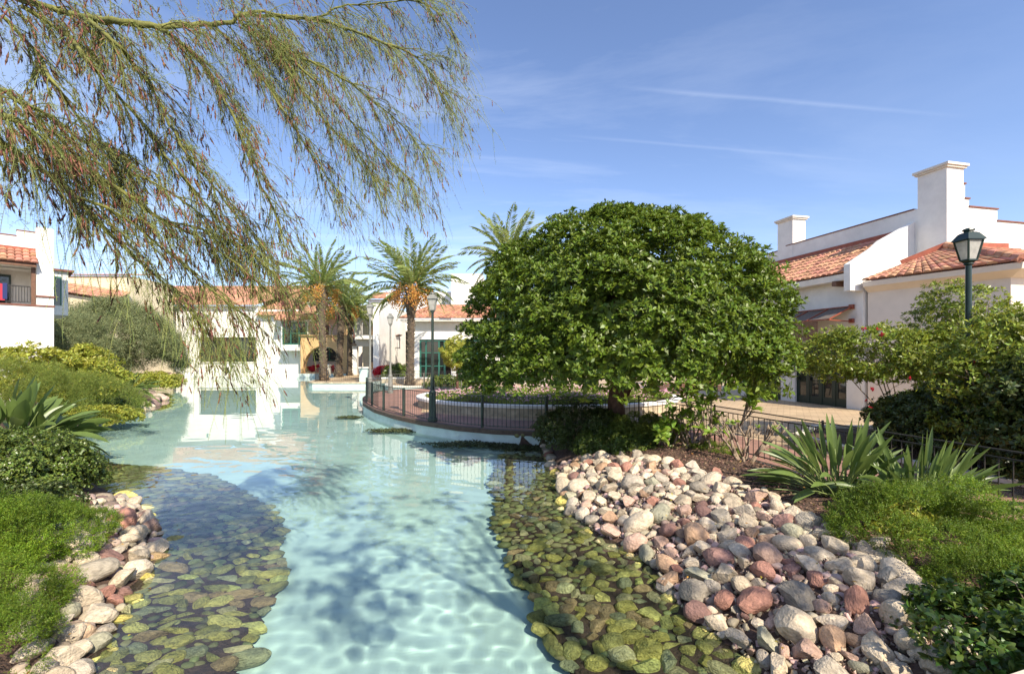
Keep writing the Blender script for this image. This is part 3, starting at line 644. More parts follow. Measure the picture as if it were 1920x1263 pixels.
# projecting bay with window
bw = MB(); bx0, bx1 = X(527, 50.6), X(578, 50.6); by = -1.4; zb0, zb1 = gz(652, 50.6), gz(603, 50.6)
b = MB().box(bx0, bx0+.12, by, 0, zb0, zb1); b.box(bx1-.12, bx1, by, 0, zb0, zb1); b.box(bx0+.12, bx1-.12, by, by+.15, zb0, zb0+.35); b.box(bx0-.15, bx1+.12, by-.15, 0, zb0-.3, zb0); b.box(bx0-.1, bx1+.1, by-.1, 0, zb1, zb1+.14); b.box(X(486), X(566), -.001+.02, .5, Zh(592), Zh(580)); bay = b.build('bay', M['stucco'], ph)
window(bay, bx0+.12, bx1-.12, zb0+.35, zb1, by+.03, 3, 2, M['greenlt'], .16, d=.1, ds=.1)
MB().box(bx0+.13, bx1-.13, -.3, -.2, zb0+.3, zb1).build('interior', M['interior'], bay)
r_ = tile_roof((bx0-.5, by-.6, zb1+.12), (gx(597, 50)-ox, by-.6, zb1+.12), (gx(575, 57)-ox, 4, gz(560, 57)), (gx(538, 57)-ox, 4, gz(560, 57)), .34, .5); r_.build('roof', M['tilefar'], ph)
# ---- ochre arcade building
YB = 49.6
ab = empty('arcade_building', (gx(608, YB), YB, .4), label='ochre building with low wide arch, upstairs loggia and tiled roof behind the palms', cat='building')
ox2 = gx(608, YB); X2 = lambda px, Y=YB: gx(px, Y)-ox2; Z2 = lambda py, Y=YB: gz(py, Y)-.4
b = wall_open(X2(563.5), X2(653), 0, Z2(629), [(X2(567), X2(644), 0, Z2(648), 3.0)], .7); b.box(X2(641), X2(653), 0, .7, Z2(629), Z2(592)); b.box(X2(563), X2(653), .0, .7, Z2(597), Z2(592)); b.box(X2(596), X2(600), 0, .5, Z2(629), Z2(597)); b.build('wall', M['ochre'], ab)
MB().box(X2(562), X2(655), -.25, 6, Z2(629), Z2(628)).build('balcony_floor', M['ochre'], ab)
MB().box(X2(562), X2(654), 3.2, 3.6, Z2(628), Z2(592)).build('back_wall', M['stucco'], ab)
for p in (572, 588, 612, 632): MB().box(X2(p), X2(p+6), 3.1, 3.19, Z2(627), Z2(606)).build('shutter', M['wood'], ab)
b = MB(); small_rail(b, X2(563), X2(641), .1, Z2(628), 1.0, .16); b.build('balcony_railing', M['iron'], ab)
r_ = tile_roof((X2(560), -.7, Z2(589)), (X2(655), -.7, Z2(589)), (X2(655), 4.5, Z2(573, 54)), (X2(560), 4.5, Z2(573, 54)), .34, .55); r_.build('roof', M['tilefar'], ab)
MB().box(X2(560), X2(655), -.6, .1, Z2(593), Z2(590)).build('beam', M['wood'], ab)
# courtyard house seen through the arch
ch_ = empty('courtyard_house', (gx(605, 58), 58, .4), label='white house with green window seen through the low arch', cat='building')
MB().box(-5.5, 6, 0, 4, 0, 6).build('wall', M['stucco'], ch_); window(ch_, -1.2, 2.0, 1.2, 2.9, -.1, 3, 2, M['greenlt'], .12)
# ---- white tower house
YT = 46.0
th_ = empty('tower_house', (gx(700, YT), YT, .4), label='white house with arched balcony opening and stepped gable between the palms', cat='building')
ox3 = gx(700, YT); X3 = lambda px, Y=YT: gx(px, Y)-ox3; Z3 = lambda py, Y=YT: gz(py, Y)-.4
b = wall_open(X3(655), X3(732), 0, Z3(572), [(X3(670), X3(690), 0, Z3(650), 0), (X3(675.5), X3(699), Z3(629), Z3(597), .6)][:1], .5)
b = MB(); w1 = wall_open(X3(655), X3(732), 0, Z3(640), [(X3(669), X3(700), 0, Z3(649), 0)], .5); w2 = wall_open(X3(655), X3(732), Z3(640), Z3(572), [(X3(675.5), X3(700), Z3(629), Z3(596), .65)], .5)
b.add(w1.v, w1.f); b.add(w2.v, w2.f)
for a, c, p in ((724, 742, 552), (729, 737, 545), (722, 748, 560), (720, 756, 568)): b.box(X3(a), X3(c), 0, .5 if p < 560 else .49, Z3(572), Z3(p))
b.build('wall', M['stucco'], th_)
MB().box(X3(690), X3(699), .5, 1.8, 0, Z3(650)).build('passage_wall', M['ochre'], th_)
MB().box(X3(694), X3(700), .5, 1.5, Z3(629), Z3(598)).build('loggia_wall', M['ochre'], th_)
MB().box(X3(672), X3(706), -1.0, 0, Z3(636), Z3(629)).build('balcony', M['stucco'], th_)
b = MB(); small_rail(b, X3(674), X3(706), -.95, Z3(629), 1.0, .16); b.build('balcony_railing', M['iron'], th_)
bt = MB().box(X3(655), X3(732), 4, 4.3, 0, Z3(575)); bt.build('back_wall', M['cream'], th_)
b = MB().box(X3(655), X3(732), .5, 9, Z3(575)-.1, Z3(574)); b.box(X3(731), X3(731)+.3, .5, 9, 0, Z3(575)); b.build('roof_slab', M['stucco'], th_)
# wing walls running towards the pavilion, with awning
b = MB().box(X3(742), X3(742)+.5, -7.5, 0, 0, Z3(590)); b.box(X3(732), X3(742), -.3, -.0, 0, Z3(575)); b.add([(X3(742)+.5, -7.5, Z3(590)), (X3(742), -7.5, Z3(590)), (X3(742), 0, Z3(590)), (X3(742)+.5, 0, Z3(590)), (X3(742), 0, Z3(560)), (X3(742)+.5, 0, Z3(560))], [(0, 1, 4, 5), (1, 2, 4), (0, 5, 3)])
b.build('wing_wall', M['stucco'], th_)
aw2 = empty('awning', (gx(722, 44), 44, gz(636, 44)), label='dark slatted awning on brackets above the white passage beside the lamp', cat='awning')
b = MB().add([(-1.2, -.5, -.6), (1.3, 0, .5), (1.3, 1.6, .5), (-1.2, 1.2, -.6), (-1.2, -.5, -.66), (1.3, 0, .44), (1.3, 1.6, .44), (-1.2, 1.2, -.66)], [(0, 1, 2, 3), (7, 6, 5, 4), (0, 4, 5, 1), (1, 5, 6, 2), (2, 6, 7, 3), (3, 7, 4, 0)]); b.build('slats', M['wood'], aw2)
b = MB(); b.bar((-1.2, -.3, -.62), (1.5, -.1, -.85), .07); b.bar((1.45, -.1, -.9), (1.4, 0, .5), .07); b.box(-1.4, -1.0, -.5, .3, -2.2, -.7); b.box(-.6, -.2, -.3, .5, -2.0, -.9); b.build('bracket', M['iron'], aw2)
# roofs and blocks beyond
def block(name, lab, px0, px1, pyt, Y, dep=5, roof=None, wallm='stucco', pyb=None):
    e = empty(name, (gx((px0+px1)/2, Y), Y, .4), label=lab, cat='building'); hw = (gx(px1, Y)-gx(px0, Y))/2
    MB().box(-hw, hw, 0, dep, 0, gz(pyt, Y)-.4).build('wall', M[wallm], e)
    if roof:
        z0 = gz(pyt, Y)-.4+.02; tile_roof((-hw-.3, -.5, z0), (hw+.3, -.5, z0), (hw+.3, dep*.7, z0+roof), (-hw-.3, dep*.7, z0+roof), .36, .6).build('roof', M['tilefar'], e)
    else: MB().box(-hw-.04, hw+.04, -.04, .3, gz(pyt, Y)-.4, gz(pyt, Y)-.34).build('coping', M['coping'], e)
    return e
block('background_house', 'white house with tiled roof behind the tower house, far back between the palms', 690, 727, 561, 58, 6, 1.4)
block('background_house', 'pale house with a small red roof rising behind the long pool house roof', 540, 562, 556, 64, 6, .8)
block('background_house', 'tall plain white block left of the big round tree', 846, 905, 514, 47, 10)
block('background_house', 'low white block with flat roof behind the date palm with orange fruit', 780, 848, 548, 50, 6)
# ---- white pavilion with green doors
YP = 38.0
pv = empty('pavilion', (gx(800, YP), YP, .4), label='white pavilion with tiled roof and teal green glazed doors left of the round tree', cat='building')
ox4 = gx(800, YP); X4 = lambda px, Y=YP: gx(px, Y)-ox4; Z4 = lambda py, Y=YP: gz(py, Y)-.4
xr = X4(980)
b = wall_open(X4(777), xr, 0, Z4(600), [(X4(786), X4(846), 0, Z4(636), 0), (X4(857), X4(910), 0, Z4(636), 0)], .4); b.box(X4(777), X4(777)+.4, .4, 6, 0, Z4(600)); b.build('wall', M['stucco'], pv)
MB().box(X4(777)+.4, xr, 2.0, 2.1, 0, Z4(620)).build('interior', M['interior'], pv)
e = window(pv, X4(786), X4(835), 0, Z4(636), .1, 4, 3, M['greenlt'], .15, 'door', .12, .08, True)
e = window(pv, X4(857), X4(908), 0, Z4(636), .1, 4, 3, M['greenlt'], .15, 'door', .12, .08, True)
tile_roof((X4(752), -.9, Z4(598)), (xr, -.9, Z4(598)), (xr, 5, Z4(572, 43)), (X4(790), 5, Z4(572, 43)), .32, .5).build('roof', M['tile'], pv)
MB().box(X4(755), xr, -.8, .02, Z4(603), Z4(600)).build('eave', M['stucco'], pv)
b = MB().box(X4(745), X4(745)+.5, 3, 8, 0, Z4(618)); b.box(X4(745), X4(778), 3, 3.3, 0, Z4(600)); b.build('side_wall', M['stucco'], pv)
# low wall in front of the pavilion and pillars
for (px, Y, w, h, lab) in ((684, 35.0, .62, 1.15, 'square pale stone pillar with flat cap at the end of the palm island railing'), (610+3, 44, .55, 1.1, 'small white pillar behind the leftmost palm trunk'), (702.5, 38.5, .4, .8, 'small white bollard beside the red flower pots')):
    e = empty('pillar', (gx(px, Y), Y, .4), label=lab, cat='pillar')
    MB().box(-w/2, w/2, -w/2, w/2, 0, h-.12).build('shaft', M['coping'] if px != 684 else M['poolwall'], e); MB().box(-w/2-.08, w/2+.08, -w/2-.08, w/2+.08, h-.12, h).build('cap', M['coping'], e)
lw = empty('low_wall', (-7.6, 33.6, .4), label='low stone wall with white top in front of the far flower bed', cat='wall')
MB().box(-2.0, 9, -.2, .2, 0, .32).build('wall', M['stone'], lw); MB().box(-2.03, 9.03, -.24, .24, .32, .42).build('coping', M['stucco'], lw)
# sign board, white
sg = empty('notice_board', (gx(719.5, 42), 42, .4), label='blank white board on thin legs against the white passage wall', cat='sign')
MB().box(-.42, .42, 0, .04, .75, 1.75).build('board', M['stucco'], sg); b = MB(); b.bar((-.45, .02, 0), (-.45, .02, 1.8), .04); b.bar((.45, .02, 0), (.45, .02, 1.8), .04); b.bar((-.45, .02, 1.78), (.45, .02, 1.78), .04); b.build('frame', M['ironlt'], sg)
# ============================================================ LAMPS
def lamp(x, y, h, s, lab, metal, pole, group=None):
    e = empty('street_lamp', (x, y, .4), label=lab, cat='street lamp', group=group)
    b = MB().lathe([(.16*s, 0), (.16*s, .12), (.12*s, .16), (.10*s, .9), (.12*s, .95), (.07*s, 1.02), (.05*s, 1.5), (.042*s, h-.62*s), (.07*s, h-.60*s), (.05*s, h-.56*s)], n=12); b.build('pole', pole, e)
    z0 = h-.56*s; z1 = h-.18*s
    b = MB(); r0, r1 = .105*s, .185*s
    for i in range(4):
        a = math.pi/4+i*math.pi/2; a2 = a+math.pi/2
        b.bar((r0*math.cos(a), r0*math.sin(a), z0+.03), (r1*math.cos(a), r1*math.sin(a), z1), .022*s)
        b.bar((r1*math.cos(a), r1*math.sin(a), z1), (r1*math.cos(a2), r1*math.sin(a2), z1), .03*s); b.bar((r0*math.cos(a), r0*math.sin(a), z0+.03), (r0*math.cos(a2), r0*math.sin(a2), z0+.03), .025*s)
    M45 = Matrix.Rotation(0, 4, 'Z')
    b.lathe([(.04*s, z0-.04*s), (r0*1.02, z0+.02)], n=4)
    lan = b.build('lantern', metal, e)
    g = MB().lathe([(r0*.94, z0+.03), (r1*.95, z1-.005)], n=4); g.build('glass', M['lampglass'], lan)
    c = MB().lathe([(.225*s, z1), (.22*s, z1+.02*s), (.14*s, z1+.12*s), (.10*s, z1+.14*s)], n=4); c.lathe([(.07*s, z1+.14*s), (.06*s, z1+.17*s), (.09*s, z1+.175*s), (.08*s, z1+.20*s), (.03*s, z1+.22*s)], n=10); c.build('cap', metal, lan)
    return e
lamp(gx(811, 14.6), 14.6, 4.12, 1.0, 'tall green lamp post with square lantern behind the curved promenade railing', M['lampgrey'], M['postgreen'])
lamp(gx(694, 22.4), 22.4, 4.65, 1.0, 'grey lamp post at the promenade tip, leftmost of the square lantern posts', M['lampgrey'], M['lampgrey'])
lamp(gx(732, 25.0), 25.0, 4.35, 1.02, 'shorter grey lamp post with square lantern just right of the leftmost lantern post', M['lampgrey'], M['lampgrey'])
lamp(gx(1816, 8.35), 8.35, 4.46, 1.04, 'dark lamp post with large glass lantern rising above the shrub on the right', M['green'], M['green'])
def hooklamp(px, Y, pyt, lab, w=.75):
    e = empty('hook_lamp', (gx(px, Y), Y, .4), label=lab, cat='street lamp'); h = gz(pyt, Y)-.4
    path = [(0, 0, 0), (0, 0, h-.5*w)]+[(w/2-w/2*math.cos(a), 0, h-.5*w+w/2*math.sin(a)) for a in [math.pi*k/8 for k in range(1, 9)]]+[(w, 0, h-1.3*w)]
    MB().tube(path, .05, 6).build('pole', M['iron'], e)
    l = MB().lathe([(.08, h-1.2*w), (.14, h-1.35*w), (.14, h-1.7*w), (.30, h-1.95*w), (.30, h-2.0*w)], (w, 0), 10).build('lantern', M['iron'], e); MB().lathe([(.24, h-2.02*w), (.12, h-2.2*w)], (w, 0), 10).build('glass', M['lampglass'], l)
hooklamp(700.5, 40, 607, 'black swan neck lamp in front of the arched balcony', .62)
hooklamp(652, 44, 624, 'black swan neck lamp behind the rightmost of the three left palms', .6)
# ============================================================ RAILINGS
def railing(name_lab, pts, post_at, h=.95, sp=.115, post_r=.035, m_=None, pm=None, z=.4, double=.0, postm=None, psq=False, tops=.04):
    """pts: polyline; one thing; posts, rails and a baluster mesh per bay are its parts"""
    e = empty('railing', (pts[0][0], pts[0][1], z), label=name_lab, cat='railing', group=None)
    m_ = m_ or M['iron']; pm = pm or m_
    o0 = Vector((pts[0][0], pts[0][1], 0)); V3 = [Vector((x, y, 0))-o0 for x, y in pts]
    segs = [(V3[i+1]-V3[i]).length for i in range(len(V3)-1)]; tot = sum(segs)
    def pos(s):
        for i, l in enumerate(segs):
            if s <= l or i == len(segs)-1: return V3[i].lerp(V3[i+1], min(1, s/l))
            s -= l
    b = MB(); hi = [pos(tot*k/max(1, int(tot/.5))) for k in range(int(tot/.5)+1)]
    for i in range(len(hi)-1):
        b.bar(hi[i]+Vector((0, 0, h)), hi[i+1]+Vector((0, 0, h)), .04, .018)
    b.build('top_rail', m_, e); b = MB()
    if double:
        for i in range(len(hi)-1): b.bar(hi[i]+Vector((0, 0, h-double)), hi[i+1]+Vector((0, 0, h-double)), .03, .018)
        b.build('middle_rail', m_, e); b = MB()
    for i in range(len(hi)-1):
        b.bar(hi[i]+Vector((0, 0, .09)), hi[i+1]+Vector((0, 0, .09)), .03, .018)
    b.build('lower_rail', m_, e)
    n = int(tot/post_at); ps = [tot*k/n for k in range(n+1)]
    for s in ps:
        p = pos(s); r = post_r
        b = MB()
        if psq: b.box(p.x-r, p.x+r, p.y-r, p.y+r, 0, h+tops)
        else: b.tube([p, p+Vector((0, 0, h+tops))], r, 8)
        b.build('post', pm, e)
    for k in range(n):
        b = MB(); a, c = ps[k], ps[k+1]; q = max(1, int(round((c-a)/sp)))
        for j in range(1, q):
            p = pos(a+(c-a)*j/q); b.tube([p+Vector((0, 0, .06)), p+Vector((0, 0, h-double))], .0085, 5)
        b.build('balusters', m_, e)
    return e
ins = lambda pts, d: pts
fr_in = [(x+.10*(1 if i > 3 else .3), y+.14) for i, (x, y) in enumerate(front)]
railing('green iron railing curving along the promenade edge above the pool', fr_in, 1.72, .95, .125, .045, M['postgreen'], M['postgreen'], double=0)
railing('dark iron railing of the red path, between garden bed and path behind the spiky plants', [(1.0, 12.78), (3.45, 12.88), (4.12, 12.3), (RAIL(9)+.06, 9), (RAIL(5.5)+.06, 5.5), (RAIL(3)+.06, 3)], 2.35, .98, .135, .02, M['iron'], M['iron'], double=.10)
railing('grey railing on the far side of the promenade tip, in front of the channel', [(-7.65, 24.5), (-7.55, 26.1), (-6.9, 27.4), (-5.3, 28.2), (-3.2, 28.6)], 1.9, .95, .14, .035, M['ironlt'], M['ironlt'])
railing('dark railing along the front of the palm island', [(-15.5, 36.5), (-15.1, 34.75), (-13, 34.6), (-11.5, 34.75)], 2.2, 1.05, .15, .03)
railing('iron railing in front of the orange fruited palm and low stone wall', [(-10.5, 36.4), (-9.2, 33.9), (-8.6, 31.8), (-7.9, 30.9), (-5.4, 30.5), (-3.2, 30.2)], 2.6, 1.0, .15, .03)
# benches
def bench(x, y, rz, lab, m1, m2, L_=1.7):
    e = empty('bench', (x, y, .4), rz, lab, 'bench')
    b = MB()
    for k in range(5): b.box(-L_/2, L_/2, -.02+k*.09, .05+k*.09, .42, .455)
    b.build('seat', m1, e); b = MB()
    for k in range(4): b.box(-L_/2, L_/2, .46+k*.025, .485+k*.025, .52+k*.10, .60+k*.10)
    b.build('backrest', m1, e)
    for s in (-1, 1):
        b = MB(); xx = s*(L_/2-.18); b.bar((xx, 0, 0), (xx, 0, .42), .05); b.bar((xx, .4, 0), (xx, .56, .95), .05); b.bar((xx, -.03, .40), (xx, .44, .40), .05); b.bar((xx, 0, .42), (xx, -.02, .65), .04); b.bar((xx, -.02, .65), (xx, .5, .68), .05); b.build('leg', m2, e)
bench(gx(1262, 20.3), 20.3, math.radians(170), 'brown slatted park bench on the plaza right of the tree trunk', M['wood'], M['iron'])
bench(gx(1315, 22), 22, math.radians(160), 'dark park bench against the white wall, right of the other bench', M['wood'], M['iron'])
bench(gx(985, 26.5), 26.5, math.radians(0), 'pale ornate bench behind the flower planter, seen under the tree', M['coping'], M['coping'], 2.4)
# ============================================================ VEGETATION HELPERS (numpy)
RNG = np.random.default_rng(7)
def unit(v): return v/np.maximum(np.linalg.norm(v, axis=-1, keepdims=True), 1e-9)
def rdir(n, rng=RNG): return unit(rng.normal(size=(n, 3)))
class NP:
    def __init__(s): s.V = []; s.F = []; s.n = 0
    def add(s, V, F_): s.V.append(V.reshape(-1, 3)); s.F.append(F_+s.n); s.n += len(s.V[-1]); return s
    def build(s, name, m_, parent=None, smooth=False, loc=None):
        V = np.concatenate(s.V); 
        if loc is not None: V = V-np.array(loc)
        return npmesh(name, V, np.concatenate(s.F), m_, parent, smooth, loc)
def leafquads(P, D, L, W, up=None, cup=.15, tw=.25, rng=RNG, two=False):
    """diamond (or 2-quad pointed) leaves from points P along D"""
    n = len(P); L = np.broadcast_to(np.asarray(L, float), (n,))[:, None]; W = np.broadcast_to(np.asarray(W, float), (n,))[:, None]
    D = unit(D); up = np.tile([0, 0, 1.], (n, 1)) if up is None else up
    up = unit(up+rng.normal(size=(n, 3))*tw); Sd = unit(np.cross(D, up)); U = np.cross(Sd, D)
    if not two:
        V = np.stack([P, P+D*L*.55+Sd*W/2+U*W*cup, P+D*L-U*L*.08, P+D*L*.55-Sd*W/2+U*W*cup], 1)
        return V.reshape(-1, 3), np.arange(4*n).reshape(n, 4)
    m1, m2 = P+D*L*.30, P+D*L*.70; t = P+D*L-U*L*.12; e = .06
    V = np.stack([P-Sd*W*e, P+Sd*W*e, m1+Sd*W*.42+U*W*cup, m1-Sd*W*.42+U*W*cup, m2+Sd*W*.48+U*W*cup, m2-Sd*W*.48+U*W*cup, t+Sd*W*e, t-Sd*W*e], 1)
    b = np.arange(n)[:, None]*8
    Fq = np.concatenate([b+np.array([0, 1, 2, 3]), b+np.array([3, 2, 4, 5]), b+np.array([5, 4, 6, 7])])
    return V.reshape(-1, 3), Fq
def rosettes(nb, P, Ax, k, L, W, tilt=(35, 80), rng=RNG, two=False, jl=.25):
    n = len(P); Ax = unit(Ax); a = unit(np.cross(Ax, np.tile([.3, .5, .8], (n, 1)))); b = np.cross(Ax, a)
    th = (np.arange(k)[None]*2*math.pi/k+rng.uniform(0, 6.28, (n, 1))+rng.normal(size=(n, k))*.3)[..., None]
    ti = np.radians(rng.uniform(*tilt, (n, k)))[..., None]
    D = Ax[:, None]*np.cos(ti)+(a[:, None]*np.cos(th)+b[:, None]*np.sin(th))*np.sin(ti)
    Pp = np.repeat(P[:, None], k, 1)+Ax[:, None]*rng.uniform(-.4, .4, (n, k, 1))*L*.5; Up = np.repeat(Ax[:, None], k, 1)
    s = rng.uniform(1-jl, 1+jl, (n*k))
    V, Fq = leafquads(Pp.reshape(-1, 3), D.reshape(-1, 3), L*s, W*s, Up.reshape(-1, 3), rng=rng, two=two); nb.add(V, Fq)
def dome(n, c, r, zmin=-.3, rng=RNG, shell=(1, 1)):
    d = rdir(n*3, rng); d = d[d[:, 2] > zmin][:n]
    s = rng.uniform(*shell, (len(d), 1)); return np.array(c)+d*np.array(r)*s, unit(d/np.array(r))
def lumpy(n_l, c, r, lr, n_p, zmin=-.3, rng=RNG, keep=-.25, lshell=(.86, 1.0), squash=.75):
    """points on the outsides of lumps that sit on an ellipsoid shell: light and dark clumps with gaps"""
    C, Nn = dome(n_l, c, r, zmin, rng, lshell); R = rng.uniform(lr*.65, lr*1.25, len(C))
    i = rng.integers(0, len(C), n_p); d = rdir(n_p, rng); ok = (d*Nn[i]).sum(1) > keep; i, d = i[ok], d[ok]
    P = C[i]+d*R[i][:, None]*np.array([1, 1, squash])*rng.uniform(.75, 1.05, (len(i), 1))
    return P, unit(d+np.array([0, 0, .55])+Nn[i]*.3)
def tubes(nb, A_, B_, ra, rb_, k=3):
    """many straight tapered tubes A->B"""
    n = len(A_); D = unit(B_-A_); a = unit(np.cross(D, np.tile([.31, .52, .79], (n, 1)))); b = np.cross(D, a)
    V = []
    for P, r in ((A_, ra), (B_, rb_)):
        r = np.broadcast_to(np.asarray(r, float), (n,))[:, None]
        for j in range(k): t = 2*math.pi*j/k; V.append(P+(a*math.cos(t)+b*math.sin(t))*r)
    V = np.stack(V, 1); base = np.arange(n)[:, None]*2*k
    nb.add(V.reshape(-1, 3), np.concatenate([base+np.array([j, (j+1) % k, k+(j+1) % k, k+j]) for j in range(k)]))
def limbs(base, ctr, radii, n, r0, seed, rise=.45, mb=None, sides=7):
    """trunk head -> curved limbs reaching the crown"""
    rnd = random.Random(seed); b = mb or MB(); base = Vector(base)
    for k in range(n):
        a = 2*math.pi*k/n+rnd.uniform(-.3, .3); e = rnd.uniform(.1, 1.1)
        tip = Vector(ctr)+Vector((math.cos(a)*math.cos(e)*radii[0], math.sin(a)*math.cos(e)*radii[1], math.sin(e)*radii[2]))*rnd.uniform(.7, .9)
        mid = base.lerp(tip, .5)+Vector((0, 0, (tip-base).length*.12)); path = []
        for j in range(7):
            t = j/6; p = base.lerp(mid, t).lerp(mid.lerp(tip, t), t); path.append(p+Vector([rnd.uniform(-.04, .04) for _ in range(3)])*(j > 0))
        b.tube(path, [r0*(1-.85*j/6) for j in range(7)], sides)
        for q in range(3):
            s = path[3+q]; t2 = s+Vector((rnd.uniform(-1, 1), rnd.uniform(-1, 1), rnd.uniform(.1, .9))).normalized()*(tip-base).length*.3
            b.tube([s, s.lerp(t2, .5)+Vector((0, 0, .05)), t2], [r0*.28, r0*.2, r0*.08], 5)
    return b
# ============================================================ THE BIG ROUND TREE
TX, TY = 2.75, 11.9; CZ = 2.75; RR = (4.05, 4.05, 3.5)
bt = empty('round_tree', (TX, TY, .5), label='big dome shaped evergreen tree with glossy leaves standing on the stony bank', cat='tree')
rng = np.random.default_rng(11); nb = NP()
cc = (TX, TY, CZ)
C, Nn = dome(620, cc, RR, -.42, rng, (.88, .965)); Rl = rng.uniform(.26, .48, len(C)); i = rng.integers(0, len(C), 42000); d = rdir(42000, rng)
ok = ((d*Nn[i]).sum(1) > -.15) & (d[:, 2] > -.35); i, d = i[ok], d[ok]; P = C[i]+d*Rl[i][:, None]*np.array([1, 1, .62])*rng.uniform(.82, 1.04, (len(i), 1)); Ax = unit(d*.6+Nn[i]*.35+np.array([0, 0, .75]))
keep = P[:, 2] > 2.0+.16*np.clip(P[:, 0]-3.5, 0, 9)+.2*np.sin(P[:, 0]*2.1)+.15*np.sin(P[:, 1]*3+1); P, Ax = P[keep], Ax[keep]; print('rosettes', len(P))
rosettes(nb, P, Ax, 7, .105, .042, (30, 80), rng)
P, Ax = dome(6000, cc, RR, -.36, rng, (.72, .88)); k_ = P[:, 2] > 1.95; rosettes(nb, P[k_], Ax[k_], 5, .15, .07, (40, 90), rng)
P, Ax = dome(2600, (TX, TY, CZ-.1), (3.0, 3.0, 2.6), -.3, rng, (.5, 1.0)); k_ = P[:, 2] > 1.9; rosettes(nb, P[k_], Ax[k_], 5, .18, .09, (40, 90), rng)
# hanging sprays below the skirt
th = rng.uniform(0, 6.28, 260); rad = rng.uniform(.80, .99, 260)
P = np.stack([TX+np.cos(th)*4.0*rad, TY+np.sin(th)*4.0*rad, rng.uniform(1.7, 2.1, 260)], 1); rosettes(nb, P, rdir(260, rng)*.5+np.array([0, 0, -.2]), 7, .14, .06, (30, 100), rng)
nb.build('crown', M['leaf_big'], bt, loc=None).location = (-TX, -TY, -.5)
b = MB(); tr_ = [(0, 0, -.2), (.02, 0, .25), (-.02, .05, .8), (.06, .0, 1.5), (.02, .0, 2.2)]
b.tube(tr_, [.34, .25, .21, .21, .24], 12); b.tube([(.1, -.1, .8), (.35, -.12, 1.5), (.55, -.1, 2.2)], [.12, .13, .12], 8); b.build('trunk', M['bark'], bt, True)
limbs((.02, 0, 1.9), (0, 0, CZ-.5), (3.8, 3.8, 3.2), 13, .15, 3).build('limbs', M['bark'], bt, True)
# neighbour behind the camera: its soft shade lies on the near pool floor in the photo
gt = empty('garden_tree', (5.2, -3.2, .4), label='tall thin crowned tree standing behind the viewpoint, shading the near pool', cat='tree')
rng = np.random.default_rng(5); nb = NP()
P, Ax = lumpy(34, (-1.3, .9, 8.4), (1.8, 1.5, 1.7), .5, 240, -.9, rng, -.9); rosettes(nb, P, Ax, 6, .15, .06, (30, 90), rng)
P, Ax = lumpy(16, (.6, 1.5, 7.0), (1.3, 1.1, .9), .5, 150, -.9, rng, -.9); rosettes(nb, P, Ax, 6, .15, .06, (30, 90), rng); nb.build('crown', M['leaf_big'], gt)
b = MB().tube([(.6, -.2, -.5), (.4, 0, 2), (0, .3, 5), (-.8, .7, 7.2)], [.15, .12, .09, .05], 8); limbs((-.5, .55, 6.4), (-1.0, .9, 8.2), (1.5, 1.3, 1.4), 8, .035, 5, mb=b); b.build('trunk', M['bark'], gt, True)
